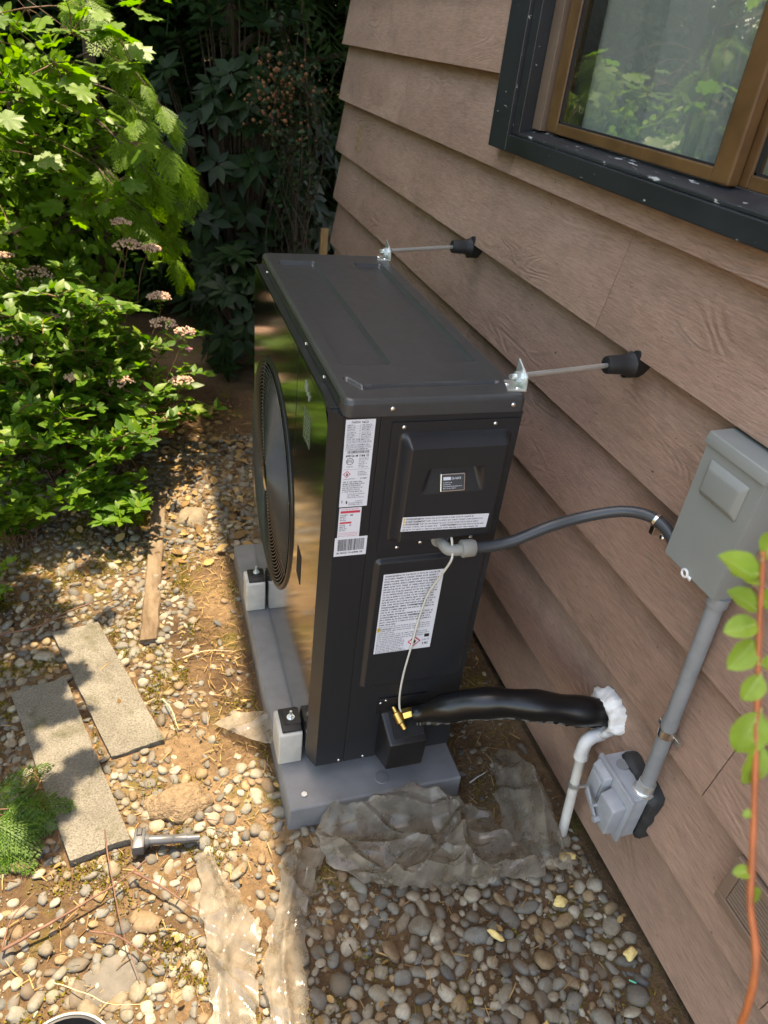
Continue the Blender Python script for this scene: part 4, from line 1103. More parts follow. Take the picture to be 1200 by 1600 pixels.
# wrapped line set
ls = empty('line_set', (0.5, -0.12, 0.25), 'black wrapped pipe bundle from the valve cover into the wall', 'pipe')
lp = spline([(0.266, -0.040, 0.200), (0.292, -0.050, 0.212), (0.345, -0.078, 0.250), (0.415, -0.108, 0.284), (0.50, -0.138, 0.298), (0.58, -0.163, 0.296), (0.655, -0.185, 0.290), (0.735, -0.205, 0.284)], 9)
nL = len(lp); rads = []
for i in range(nL):
    t = i / (nL - 1); rads.append(0.020 + 0.0175 * sst(0.03, 0.35, t) + 0.0018 * math.sin(t * 31) - 0.003 * sst(0.85, 1.0, t))
b = MB(); V0 = len(b.V); b.tube(lp, rads, 28, flat=(1.0, 1.08))
V = [Vector(v) for v in b.V]
for i, v in enumerate(V):
    v += Vector((0, 0, 1)) * 0.004 * noise.noise(v * 14) + Vector((0, 1, 0)) * 0.003 * noise.noise(v * 17 + Vector((3, 1, 2)))
b.V = [tuple(v) for v in V]
b.build('wrap', MAT['wrap'], ls, smooth=True)
seam_pts = []
for i in range(4, nL, 1):
    p = lp[i]; seam_pts.append((p.x, p.y - 0.010 + 0.002 * math.sin(i * 1.7), p.z - rads[i] * 1.03 - 0.002 + 0.0025 * noise.noise(Vector((i * .6, 0, 0)))))
V = []; F = []
for i, q in enumerate(seam_pts):
    w_ = 0.008 + 0.003 * noise.noise(Vector((i * .9, 3, 0)))
    V += [(q[0], q[1] + 0.006, q[2] + 0.008), (q[0], q[1] - w_ * 0.4, q[2] - w_), (q[0], q[1] + 0.003 - w_ * 0.4, q[2] - w_ + 0.001)]
for i in range(len(seam_pts) - 1):
    a = i * 3; F += [(a, a + 1, a + 4, a + 3), (a + 1, a + 2, a + 5, a + 4), (a + 2, a, a + 3, a + 5)]
mesh('wrap_seam', V, F, MAT['wrap'], ls, smooth=False)

# drain pipe with elbow, and sealant
dp = empty('drain_pipe', (0.67, -0.27, -0.12), 'white plastic drain pipe with elbow beside the outlet box', 'pipe')
d0, d1 = Vector((0.676, -0.2305, 0.180)), Vector((0.671, -0.275, -0.118))
b = MB(); b.tube([d0, d1], 0.0133, 20, cap=True); b.build('pipe', MAT['pvc'], dp, autos=40)
el = spline([(0.6755, -0.2325, 0.160), (0.676, -0.2295, 0.186), (0.679, -0.227, 0.205), (0.688, -0.225, 0.217), (0.704, -0.223, 0.222), (0.735, -0.221, 0.223)], 6)
b = MB(); b.tube(el, [0.0178] * len(el), 20); b.tube([(0.6752, -0.2335, 0.156), (0.6758, -0.231, 0.170)], 0.0192, 20); b.build('elbow', MAT['caulk'], dp, autos=45)
pc = d0.lerp(d1, 0.36); pc2 = d0.lerp(d1, 0.41)
b = MB(); b.tube([pc, pc2], 0.0158, 20); b.tube([pc.lerp(pc2, .5) + Vector((0.010, -0.010, 0)), pc.lerp(pc2, .5) + Vector((0.052, -0.012, 0.0))], 0.006, 8); b.build('strap', MAT['zinc'], dp, autos=40)
# sealant: lumpy ring on the wall round the line set
V = []; F = []; n = 72; rings = [(0.748, 1.06), (0.732, 1.02), (0.720, 0.93), (0.712, 0.82), (0.708, 0.72), (0.714, 0.62), (0.728, 0.52)]
for k in range(n):
    a = 2 * math.pi * k / n
    for i, (x, q) in enumerate(rings):
        nn = noise.noise(Vector((math.cos(a) * 2.6, math.sin(a) * 2.6, i * 0.5))) + 0.5 * noise.noise(Vector((math.cos(a) * 8, math.sin(a) * 8, i * 1.1)))
        rr = q * (1 + 0.24 * nn)
        V.append((x - 0.004 * nn, -0.200 + 0.066 * rr * math.cos(a) - 0.012 * math.sin(a), 0.272 + 0.068 * rr * math.sin(a)))
m_ = len(rings)
for k in range(n):
    for i in range(m_ - 1):
        a = k * m_ + i; b2 = ((k + 1) % n) * m_ + i; F.append((a, b2, b2 + 1, a + 1))
sl_ = mesh('sealant', V, F, MAT['caulk'], None, smooth=True); tag(sl_, 'lumpy white sealant around the black pipe at the siding', 'sealant')

# ------------------------------------------------------------------ ground things
def slab(P, z0, z1, label, name='paving_slab'):
    """P: four corners (x,y) ccw"""
    bm = bmesh.new()
    lo = [bm.verts.new((x, y, z0)) for x, y in P]; hi = [bm.verts.new((x, y, z1)) for x, y in P]
    bm.faces.new(lo[::-1]); bm.faces.new(hi)
    for i in range(4): bm.faces.new((lo[i], lo[(i + 1) % 4], hi[(i + 1) % 4], hi[i]))
    bmesh.ops.subdivide_edges(bm, edges=bm.edges[:], cuts=22, use_grid_fill=True)
    cx = sum(p[0] for p in P) / 4; cy = sum(p[1] for p in P) / 4
    for v in bm.verts:
        n_ = noise.noise(v.co * 24) * 0.006 + noise.noise(v.co * 70) * 0.003
        dirv = Vector((v.co.x - cx, v.co.y - cy, 0)).normalized()
        edge = 1.0
        v.co += Vector((0, 0, noise.noise(v.co * 40) * 0.0026)) + dirv * n_ * 0.9
    bm.normal_update()
    V = [v.co.copy() for v in bm.verts]; ix = {v: i for i, v in enumerate(bm.verts)}
    ob = mesh(name, V, [[ix[v] for v in f_.verts] for f_ in bm.faces], MAT['concrete'], None, smooth=True, autos=38); bm.free()
    return tag(ob, label, 'paving slab')
slab([(-0.520, 0.240), (-0.372, 0.275), (-0.570, 0.83), (-0.715, 0.80)], -0.175, -0.120, 'rough concrete slab nearer the gravel strip, half in sun')
slab([(-0.615, -0.062), (-0.472, -0.032), (-0.660, 0.575), (-0.815, 0.545)], -0.175, -0.116, 'long concrete slab behind the fern sprig and grey plastic part')
# sunken flat stone
def blob(name, c, r, mat, seed, sub=3, amp=0.18, parent=None):
    bm = bmesh.new(); bmesh.ops.create_icosphere(bm, subdivisions=sub, radius=1)
    for v in bm.verts:
        k = 1 + amp * noise.noise(v.co * 1.3 + Vector((seed, 0, 0))) + amp * 0.5 * noise.noise(v.co * 2.9 + Vector((0, seed, 0)))
        v.co = Vector((v.co.x * r[0] * k + c[0], v.co.y * r[1] * k + c[1], v.co.z * r[2] * k + c[2]))
    V = [v.co.copy() for v in bm.verts]; ix = {v: i for i, v in enumerate(bm.verts)}
    ob = mesh(name, V, [[ix[v] for v in f_.verts] for f_ in bm.faces], mat, parent, smooth=True); bm.free(); return ob
tag(blob('flat_stone', (-0.52, -0.365, ZG - 0.012), (0.085, 0.072, 0.024), pmat('flat_grey_stone', (0.125, 0.112, 0.096), 0.85, var=0.25, vscale=20, bump=0.5, bscale=80, bdist=0.004), 3.3), 'large flat grey stone set in the pebbles near the bucket', 'stone')
tag(blob('boulder', (-0.35, 0.06, ZG + 0.004), (0.085, 0.055, 0.034), pmat('tan_rock', (0.15, 0.10, 0.058), 0.9, col2=(0.30, 0.21, 0.125), vscale=60, bump=1.0, bscale=110, bdist=0.012), 8.1, amp=0.32), 'rough tan rock beside the slab corner in the gravel', 'stone')
tag(blob('boulder', (-0.205, 1.46, ZG - 0.004), (0.070, 0.08, 0.034), pmat('pale_rock', (0.19, 0.15, 0.10), 0.9, var=0.25, vscale=20, bump=0.8, bscale=70, bdist=0.006), 5.2, amp=0.3), 'pale rounded rock at the end of the old timber', 'stone')
# old timber edging
bm = bmesh.new()
V = []; F = []; nT = 60; prof = [(-0.030, -0.02), (-0.030, 0.024), (-0.026, 0.030), (0.026, 0.030), (0.030, 0.024), (0.030, -0.02)]
for i in range(nT + 1):
    t = i / nT; x = -0.405 + (-0.330 + 0.405) * t; y = 0.70 + (1.66 - 0.70) * t
    for a, zz in prof:
        w_ = noise.noise(Vector((a * 20, t * 14, zz * 20))) * 0.006
        rot = 0.010 * sst(0.55, 0.75, noise.noise(Vector((t * 5, 1, 1))) + 0.5) if zz > 0 else 0
        V.append((x + a + w_ * 0.8, y, gh(x, y) + zz - 0.006 + w_ * 0.9 - rot * 1.6))
m_ = len(prof)
for i in range(nT):
    for k in range(m_):
        F.append((i * m_ + k, i * m_ + (k + 1) % m_, (i + 1) * m_ + (k + 1) % m_, (i + 1) * m_ + k))
F.append(tuple(range(m_))); F.append(tuple(nT * m_ + k for k in range(m_))[::-1])
bm.free()
tag(mesh('edging_timber', V, [q[::-1] for q in F], MAT['timber'], None, smooth=True, autos=35), 'rotting timber edging between the gravel and the shrub', 'timber')
st = MB(); st.hexa([(0.700, 3.19, -0.2), (0.745, 3.19, -0.2), (0.745, 3.22, -0.2), (0.700, 3.22, -0.2), (0.705, 3.19, 0.685), (0.748, 3.19, 0.690), (0.748, 3.22, 0.690), (0.705, 3.22, 0.685)], 0.001)
tag(st.build('wooden_stake', MAT['stake'], None), 'bare wooden stake standing at the far corner of the house', 'stake')

# grey plastic part lying on the gravel
gp = empty('plastic_part', (-0.38, -0.075, ZG + 0.02), 'dark grey plastic part with square head lying on the gravel', 'plastic part')
a0 = Vector((-0.430, -0.055, ZG + 0.034)); a1 = Vector((-0.292, -0.072, ZG + 0.026)); ax = (a1 - a0).normalized()
b = MB(); b.tube([a0 + ax * t for t in (0.0, 0.002, 0.062, 0.066, 0.069, 0.072, 0.100, 0.101, 0.132)], [0.0120, 0.0125, 0.0118, 0.0100, 0.0118, 0.0108, 0.0105, 0.0088, 0.0080], 20)
b.build('barrel', MAT['greyplastic'], gp, autos=40)
qy = Vector((-ax.y, ax.x, 0)).normalized(); uz = ax.cross(qy)
def gpt(u, v_, w_): return a0 + ax * u + qy * v_ + uz * w_
b = MB(); b.hexa([gpt(-0.034, -0.030, -0.020), gpt(-0.004, -0.028, -0.020), gpt(-0.004, 0.030, -0.020), gpt(-0.032, 0.034, -0.020),
                  gpt(-0.034, -0.030, 0.016), gpt(-0.004, -0.028, 0.016), gpt(-0.004, 0.026, 0.016), gpt(-0.032, 0.028, 0.016)], 0.004, 2)
b.build('head', MAT['greyplastic'], gp, autos=40)
b = MB(); b.hexa([gpt(-0.026, 0.004, 0.0162), gpt(-0.012, 0.004, 0.0162), gpt(-0.012, 0.026, 0.0162), gpt(-0.026, 0.026, 0.0162), gpt(-0.025, 0.006, 0.020), gpt(-0.013, 0.006, 0.020), gpt(-0.013, 0.024, 0.020), gpt(-0.025, 0.024, 0.020)], 0.001)
b.build('socket', MAT['blackplastic'], gp)
b = MB(); b.tube([a0 - ax * 0.004, a0 + ax * 0.006], [0.018, 0.016], 20); b.build('collar', MAT['greyplastic'], gp, autos=40)

# pebbles ----------------------------------------------------------
def inside_thing(x, y):
    if PX0 - 0.012 < x < PX1 + 0.012 and PY0 - 0.012 < y < PY1 + 0.01: return True
    if x > W - 0.012: return True
    return False
def inquad(P, x, y):
    s_ = 0
    for i in range(4):
        ax_, ay_ = P[i]; bx, by = P[(i + 1) % 4]
        c = (bx - ax_) * (y - ay_) - (by - ay_) * (x - ax_)
        if c < 0: return False
    return True
SL = [[(-0.53, 0.232), (-0.362, 0.268), (-0.562, 0.84), (-0.725, 0.81)], [(-0.625, -0.072), (-0.462, -0.042), (-0.650, 0.585), (-0.825, 0.555)]]
def density(x, y):
    """chance that a pebble lies here"""
    if inside_thing(x, y): return 0
    if inquad(SL[0], x, y) or inquad(SL[1], x, y): return 0
    n_ = noise.noise(Vector((x * 3.1, y * 3.1, 9)))
    if x > 0.44 and y > -0.24: return 0.03
    if y < -0.20 and x > -0.12:
        d_ = 0.95 + 0.3 * n_
        if x < 0.45 and y > -0.30: d_ *= 0.45
        if 0.52 < x and n_ < -0.25: d_ *= 0.3
        return d_
    if -0.24 < x < -0.06 and 0.15 < y < 1.05: return 0.02 + 0.12 * max(0, n_)
    if -0.34 < x < -0.06 and 0.15 < y < 1.2: return 0.20 + 0.6 * n_
    if -0.20 < x < -0.08 and -0.35 < y < 0.02: return 0.25
    if x < -0.43 and y > 0.85: return 0.25 + 0.5 * max(0, n_)
    if y > 1.75: return 0.5 + 0.5 * n_
    return 0.55 + 0.8 * n_
fwd = Vector(CAM_R[2]); rgt = Vector(CAM_R[0]); dwn = Vector(CAM_R[1]); cc = Vector(CAM_C)
def pix(p):
    q = Vector(p) - cc; z = q.dot(fwd)
    if z < 0.1: return None
    return 600 + 1134.13 * q.dot(rgt) / z, 800 + 1134.13 * q.dot(dwn) / z, z
cells = {}; pebbles = []
def near_ok(x, y, r):
    ci, cj = int(math.floor(x / 0.07)), int(math.floor(y / 0.07))
    for i in range(ci - 1, ci + 2):
        for j in range(cj - 1, cj + 2):
            for (px, py, pr) in cells.get((i, j), ()):
                if (px - x) ** 2 + (py - y) ** 2 < ((pr + r) * 0.74) ** 2: return False
    return True
def tryp(x, y, r):
    if r > 0.020 and x < -0.1 and random.random() < 0.6: return
    if random.random() > density(x, y) or not near_ok(x, y, r): return
    u = pix((x, y, ZG))
    if u is None or not (-40 < u[0] < 1240 and 300 < u[1] < 1680): return
    cells.setdefault((int(math.floor(x / 0.07)), int(math.floor(y / 0.07))), []).append((x, y, r)); pebbles.append((x, y, r, u))
for r_lo, r_hi, tries in ((0.024, 0.031, 350), (0.018, 0.024, 3500), (0.012, 0.018, 14000), (0.007, 0.012, 30000)):
    for _ in range(tries):
        tryp(random.uniform(-1.0, 0.71), random.uniform(-0.95, 2.2), random.uniform(r_lo, r_hi))
stone_meshes = []
for k in range(14):
    bm = bmesh.new(); bmesh.ops.create_icosphere(bm, subdivisions=2, radius=1)
    sd = Vector((k * 3.7, k * 1.3, -k)); ax_ = (random.uniform(0.95, 1.35), random.uniform(0.72, 1.0), random.uniform(0.42, 0.70))
    for v in bm.verts:
        q = 1 + (0.30 if k % 3 else 0.55) * noise.noise(v.co * 1.1 + sd) + 0.14 * noise.noise(v.co * 2.3 + sd)
        # squarish river-stone profile
        m_ = (abs(v.co.x) ** 2.6 + abs(v.co.y) ** 2.6 + abs(v.co.z) ** 2.6) ** (1 / 2.6)
        v.co = Vector((v.co.x * ax_[0], v.co.y * ax_[1], v.co.z * ax_[2])) * (q / m_ * 0.93)
    me = bpy.data.meshes.new('stone'); bm.to_mesh(me); bm.free(); me.materials.append(MAT['stone'])
    me.polygons.foreach_set('use_smooth', [True] * len(me.polygons)); stone_meshes.append(me)
visible = [p for p in pebbles if -10 < p[3][0] < 1210 and p[3][1] < 1615]
visible.sort(key=lambda p: -p[2] / p[3][2])
single = set(id(p) for p in visible[:296])
jV = []; jF = []; off = 0
for p in pebbles:
    x, y, r_, u = p; me = random.choice(stone_meshes)
    q = Matrix.Rotation(random.uniform(0, 6.28), 3, 'Z') @ Matrix.Rotation(random.gauss(0, 0.25), 3, 'X') @ Matrix.Rotation(random.gauss(0, 0.25), 3, 'Y')
    z_ = gh(x, y) + r_ * random.uniform(-0.22, 0.18)
    if id(p) in single:
        ob = link(me, 'stone', None, ground, (x, y, z_)); ob.rotation_euler = q.to_euler(); ob.scale = (r_, r_, r_)
    else:
        co = np.empty(len(me.vertices) * 3); me.vertices.foreach_get('co', co); co = co.reshape(-1, 3)
        jV.append(co @ np.array(q).T * r_ + np.array((x, y, z_)))
        jF.append(np.array([tuple(f_.vertices) for f_ in me.polygons]) + off); off += len(co)
gv = npmesh('gravel', np.vstack(jV), np.vstack(jF), MAT['gravel'], None, smooth=True)
tag(gv, 'small mixed river pebbles scattered over the soil', 'gravel', kind='stuff')

# grit: chips of broken stone between the pebbles
gV = []; gF = []; off = 0
OC8 = np.array([(1, 0, 0), (-1, 0, 0), (0, 1, 0), (0, -1, 0), (0, 0, .8), (0, 0, -.8)], float); OF8 = np.array([(0, 2, 4), (2, 1, 4), (1, 3, 4), (3, 0, 4), (2, 0, 5), (1, 2, 5), (3, 1, 5), (0, 3, 5)])
n_ = 0
while n_ < 9000:
    x, y = random.uniform(-0.95, 0.71), random.uniform(-0.75, 1.9)
    if inside_thing(x, y) or inquad(SL[0], x, y) or inquad(SL[1], x, y): continue
    if random.random() > 0.15 + 0.75 * max(0, noise.noise(Vector((x * 5, y * 5, 33))) + 0.35): continue
    if -0.26 < x < -0.06 and 0.12 < y < 1.1 and random.random() < 0.75: continue
    r_ = random.uniform(0.0018, 0.0055); q = np.array(Matrix.Rotation(random.uniform(0, 6.28), 3, 'Z') @ Matrix.Rotation(random.uniform(0, 6.28), 3, 'X'))
    gV.append((OC8 * rng.uniform(0.55, 1.3, (6, 1))) @ q.T * r_ + np.array((x, y, gh(x, y) + r_ * 0.5))); gF.append(OF8 + off); off += 6; n_ += 1
tag(npmesh('grit', np.vstack(gV), np.vstack(gF), MAT['gravel']), 'fine broken stone chips and grit between the pebbles', 'grit', kind='stuff')

# ------------------------------------------------------------------ leaf and litter engines (numpy)
def frames(dirs, nrm):
    """orthonormal frames: y axis = dirs, z ~ nrm"""
    y = dirs / np.linalg.norm(dirs, axis=1, keepdims=True)
    x = np.cross(y, nrm); ln = np.linalg.norm(x, axis=1, keepdims=True); x = x / np.maximum(ln, 1e-6)
    z = np.cross(x, y); return x, y, z
def scatter(T, F, P, dirs, nrm, sc, wsc=None):
    """copies of template T (n,3) at P with tip along dirs; returns V,F"""
    x, y, z = frames(dirs, nrm); m = len(P); n = len(T)
    w = np.ones(m) if wsc is None else wsc
    V = (P[:, None, :] + sc[:, None, None] * (T[None, :, 0:1] * w[:, None, None] * x[:, None, :] + T[None, :, 1:2] * y[:, None, :] + T[None, :, 2:3] * z[:, None, :])).reshape(-1, 3)
    Fa = (np.asarray(F)[None, :, :] + (np.arange(m) * n)[:, None, None]).reshape(-1, np.asarray(F).shape[1])
    return V, Fa
LANCE = np.array([(0, 0, 0), (0.16, 0.26, 0.035), (0.17, 0.52, 0.03), (0.0, 0.35, 0.0), (0, 0.68, -0.02), (0, 1, -0.09), (-0.17, 0.52, 0.03), (-0.16, 0.26, 0.035)], float)
LANCE_F = [(0, 1, 3, 3), (1, 2, 4, 3), (2, 5, 4, 4), (0, 3, 7, 7), (7, 3, 4, 6), (6, 4, 5, 5)]
LANCE_T = [(0, 1, 3), (1, 2, 4), (1, 4, 3), (2, 5, 4), (0, 3, 7), (7, 3, 4), (7, 4, 6), (6, 4, 5)]
OVAL = np.array([(0, 0, 0), (0.24, 0.22, 0.03), (0.31, 0.5, 0.04), (0.2, 0.8, 0.0), (0, 1, -0.06), (-0.2, 0.8, 0.0), (-0.31, 0.5, 0.04), (-0.24, 0.22, 0.03), (0, 0.5, -0.02)], float)
OVAL_T = [(8, i, (i + 1) % 8) for i in range(8)]
def lobed():
    pts = []
    out = [(0, -0.02, 0), (0.16, -0.10, 0), (0.34, 0.02, 1), (0.30, 0.14, 0), (0.50, 0.32, 1), (0.40, 0.42, 0), (0.46, 0.58, 1), (0.24, 0.58, 0), (0.22, 0.80, 1), (0.10, 0.78, 0), (0.0, 1.0, 1)]
    P = [(x, y) for x, y, _ in out]; P = P + [(-x, y) for x, y, _ in out[-2:0:-1]]
    V = [(x, y, -0.10 * (x * x + (y - 0.4) ** 2) + 0.035 * math.sin(i * 2.1)) for i, (x, y) in enumerate(P)] + [(0, 0.30, 0.0)]
    c = len(V) - 1; n_ = len(P)
    return np.array(V, float), [(c, i, (i + 1) % n_) for i in range(n_)]
LOBED, LOBED_T = lobed()
def spray(nb=13, seed=1):
    """flat drooping cedar fan made of branchlets with scale-leaf slivers"""
    rr = random.Random(seed); V = []; F = []
    def sliver(p, d_, ln, w_):
        b = len(V); px, py = -d_[1], d_[0]
        V.extend([(p[0], p[1], p[2]), (p[0] + d_[0] * ln * .5 + px * w_, p[1] + d_[1] * ln * .5 + py * w_, p[2] - ln * 0.05), (p[0] + d_[0] * ln, p[1] + d_[1] * ln, p[2] - ln * 0.18), (p[0] + d_[0] * ln * .5 - px * w_, p[1] + d_[1] * ln * .5 - py * w_, p[2] - ln * 0.05)])
        F.append((b, b + 1, b + 2, b + 3))
    for i in range(nb):
        t = i / nb; y = t; z = -0.22 * t * t
        for sgn in (-1, 1):
            ln = (0.46 * (1 - t) ** 0.8 + 0.07) * rr.uniform(0.8, 1.15); a = math.radians(rr.uniform(38, 52)); d_ = (sgn * math.sin(a), math.cos(a))
            y0 = y + (0.02 if sgn > 0 else 0)
            m_ = max(2, int(ln / 0.055))
            for k in range(m_):
                u = k / m_; p = (d_[0] * ln * u, y0 + d_[1] * ln * u, z - 0.12 * (ln * u) - 0.25 * u * u * ln)
                for s2 in (-1, 1):
                    a2 = math.atan2(d_[0], d_[1]) + s2 * math.radians(rr.uniform(28, 42))
                    sliver(p, (math.sin(a2), math.cos(a2)), 0.085 * (1.1 - 0.5 * u), 0.013)
            sliver((d_[0] * ln * .5, y0 + d_[1] * ln * .5, z - 0.1 * ln), d_, ln * 0.62, 0.012)
        sliver((0, y, z), (0, 1), 0.14, 0.014)
    return np.array(V, float), F
SPRAY, SPRAY_F = spray()
def simple_spray():
    V = []; F = []
    for i in range(5):
        t = i / 5
        for sgn in (-1, 1):
            b = len(V); ln = 0.42 * (1 - t) + 0.08
            V += [(0, t, -.2 * t * t), (sgn * ln * .5 + .03, t + ln * .42, -.2 * t * t - .08 * ln), (sgn * ln * .8, t + ln * .8, -.2 * t * t - .2 * ln), (sgn * ln * .38 - 0.03 * sgn, t + ln * .55, -.2 * t * t - .06 * ln)]
            F.append((b, b + 1, b + 2, b + 3))
    b = len(V); V += [(-.02, 0, 0), (.02, 0, 0), (.012, 1.1, -.26), (-.012, 1.1, -.26)]; F.append((b, b + 1, b + 2, b + 3))
    return np.array(V, float), F
SSP, SSP_F = simple_spray()

def unit(v): return v / np.maximum(np.linalg.norm(v, axis=-1, keepdims=True), 1e-9)

# --- moss and needle litter
def patch_pts(n, fn, box):
    P = []
    while len(P) < n:
        x = random.uniform(box[0], box[1]); y = random.uniform(box[2], box[3])
        if random.random() < fn(x, y): P.append((x, y, gh(x, y)))
    return np.array(P)
def mossfn(x, y):
    if inside_thing(x, y) or inquad(SL[0], x, y) or inquad(SL[1], x, y): return 0
    if abs(x - (-0.405 + 0.075 * (y - 0.7) / 0.96)) < 0.035 and 0.68 < y < 1.68: return 0
    n_ = noise.noise(Vector((x * 6.5, y * 6.5, 21))); k = 1.0 if x < -0.25 else (0.25 if x < 0.1 else 0.18)
    return max(0, (n_ - 0.04) * 3.0) * k
P = patch_pts(24000, mossfn, (-1.0, 0.7, -0.75, 1.6)); m = len(P)
P[:, 2] += rng.uniform(0.0, 0.007, m)
dirs = np.stack([rng.normal(0, .55, m), rng.normal(0, .55, m), np.abs(rng.normal(.8, .4, m))], 1)
TRI = np.array([(-0.22, 0, 0), (0.22, 0, 0), (0, 1, 0.1)], float)
V, F = scatter(TRI, [(0, 1, 2)], P, dirs, rng.normal(0, 1, (m, 3)), rng.uniform(0.005, 0.012, m))
tag(npmesh('moss', V, F, MAT['moss']), 'yellow green moss tufts between the pebbles', 'moss', kind='stuff')
def litfn(x, y):
    if inside_thing(x, y): return 0
    if x > 0.44 and y > -0.3: return 0.8
    if -0.25 < x < 0 and y > 0.1: return 1.0
    if y > 1.2: return 0.6
    return 0.18 + 0.25 * max(0, noise.noise(Vector((x * 4, y * 4, 2))))
P = patch_pts(7000, litfn, (-1.0, 0.70, -0.75, 2.6)); m = len(P)
P[:, 2] += rng.uniform(0.002, 0.012, m)
a_ = rng.uniform(0, 6.28, m); dirs = np.stack([np.cos(a_), np.sin(a_), rng.normal(0, .13, m)], 1)
NEED = np.array([(-0.035, 0, 0), (0.035, 0, 0), (0.045, 0.5, 0.05), (0.02, 1, 0), (-0.02, 1, 0), (-0.03, 0.5, 0.05)], float)
V, F = scatter(NEED, [(0, 1, 2, 5), (5, 2, 3, 4)], P, dirs, np.tile((0, 0, 1.), (m, 1)) + rng.normal(0, .4, (m, 3)), rng.uniform(0.012, 0.040, m))
tag(npmesh('needle_litter', V, F, MAT['litter']), 'dry brown needles and straw strewn over the soil', 'litter', kind='stuff')
P = patch_pts(520, lambda x, y: 0 if inside_thing(x, y) else (0.9 if (-0.30 < x < 0.10 and y > 1.1) else 0.13), (-1.0, 0.70, -0.7, 2.6)); m = len(P)
P[:, 2] += rng.uniform(0.006, 0.020, m); a_ = rng.uniform(0, 6.28, m); dirs = np.stack([np.cos(a_), np.sin(a_), rng.normal(0, .25, m)], 1)
V, F = scatter(OVAL, OVAL_T, P, dirs, np.tile((0, 0, 1.), (m, 1)) + rng.normal(0, .5, (m, 3)), np.where((P[:, 1] > 1.1), rng.uniform(0.025, 0.06, m), rng.uniform(0.010, 0.026, m)))
tag(npmesh('dead_leaves', V, F, MAT['litter']), 'scattered dead brown leaves on the ground', 'leaves', kind='stuff')

# --- twigs
def twig(pts, r0, label, mat='twig', side=()):
    e = empty('twig', pts[0], label, 'twig', 'twigs on the gravel')
    s_ = spline(pts, 8); n_ = len(s_)
    s_ = [p + Vector((noise.noise(p * 30) * .002, noise.noise(p * 30 + Vector((5, 5, 5))) * .002, 0)) for p in s_]
    MB().tube(s_, [r0 * (1 - 0.65 * i / n_) for i in range(n_)], 7).build('stem', MAT[mat], e, smooth=True)
    for q in side:
        s_ = spline(q, 6); MB().tube(s_, [r0 * 0.6 * (1 - 0.6 * i / len(s_)) for i in range(len(s_))], 6).build('side_shoot', MAT[mat], e, smooth=True)
zt = ZG + 0.032
twig([(-0.745, -0.254, zt), (-0.66, -0.225, zt + .008), (-0.58, -0.19, zt + .004), (-0.49, -0.15, zt + .006), (-0.432, -0.113, zt + .012)], 0.0042, 'long brown twig running up to the grey plastic part', side=[[(-0.745, -0.252, zt), (-0.73, -0.19, zt + .01), (-0.682, -0.134, zt + .012)]])
twig([(-0.53, -0.02, zt + .03), (-0.52, -0.10, zt + .012), (-0.508, -0.176, zt + .006), (-0.487, -0.28, zt + .008), (-0.455, -0.385, zt)], 0.0022, 'thin reddish twig lying across the pebbles toward the bucket')
twig([(-0.463, -0.137, zt + .006), (-0.40, -0.19, zt + .01), (-0.35, -0.24, zt + .008), (-0.318, -0.268, zt + .004)], 0.0036, 'short forked red twig beside the plastic sheet', side=[[(-0.37, -0.222, zt + .008), (-0.355, -0.20, zt + .012), (-0.335, -0.17, zt + .012)]])
twig([(-0.563, -0.255, zt), (-0.50, -0.285, zt + .008), (-0.45, -0.33, zt + .006), (-0.411, -0.364, zt + .004)], 0.0026, 'dark bent twig above the flat grey stone')
twig([(-0.632, -0.349, zt - .004), (-0.57, -0.385, zt), (-0.51, -0.425, zt + .002), (-0.44, -0.44, zt)], 0.0013, 'pale straw stalk in front of the bucket', mat='palestraw')
twig([(-0.875, 0.794, zt + .01), (-0.76, 0.80, zt + .02), (-0.66, 0.86, zt + .024), (-0.50, 0.94, zt + .012)], 0.0045, 'long dead twig lying in shade beyond the slabs')
twig([(-0.29, -0.02, zt), (-0.24, -0.045, zt + .004), (-0.19, -0.085, zt)], 0.0016, 'tiny dark twig right of the grey plastic part')
twig([(0.481, -0.058, ZG + 0.01), (0.542, -0.037, ZG + 0.014)], 0.0024, 'short white stick on the dark soil behind the pad', mat='cable')
twig([(-0.30, 0.60, zt - .012), (-0.22, 0.615, zt - .008), (-0.13, 0.60, zt - .012)], 0.0022, 'pale straw on the sunny soil beside the pad', mat='palestraw')
twig([(-0.37, 0.42, zt), (-0.345, 0.36, zt + .004), (-0.33, 0.29, zt)], 0.0024, 'tan twig along the edge of the rough slab', mat='palestraw')

# --- foam bits
def foam(x, y, sx, sy, sz, rot, seed, label):
    ob = blob('foam_chunk', (0, 0, 0), (sx, sy, sz), MAT['foam'], seed, 3, 0.42)
    ob.rotation_euler = (0, 0, rot); ob.location = (x, y, gh(x, y) + sz + 0.018); tag(ob, label, 'foam', 'yellow foam crumbs')
foam(0.648, -0.345, 0.024, 0.010, 0.008, -0.2, 1, 'yellow foam crumb just below the end of the drain pipe')
foam(0.570, -0.450, 0.017, 0.013, 0.010, 0.1, 2, 'orange yellow foam lump in the pebbles beyond the film edge')
foam(0.672, -0.612, 0.020, 0.012, 0.010, 0.3, 3, 'pale foam chunk beside the lowest siding board')
foam(0.372, -0.485, 0.022, 0.008, 0.007, -0.9, 4, 'long pale foam sliver among grey pebbles')
foam(0.400, -0.700, 0.016, 0.010, 0.009, 0.6, 5, 'white foam bit at the bottom of the shaded gravel')
gs = MB(); gs.tube([(0.640, -0.660, gh(.64, -.66) + .022), (0.652, -0.671, gh(.65, -.67) + .022)], 0.0022, 8); tag(gs.build('plastic_scrap', MAT['greenplastic'], None), 'tiny green plastic scrap on the soil near the wall', 'scrap')

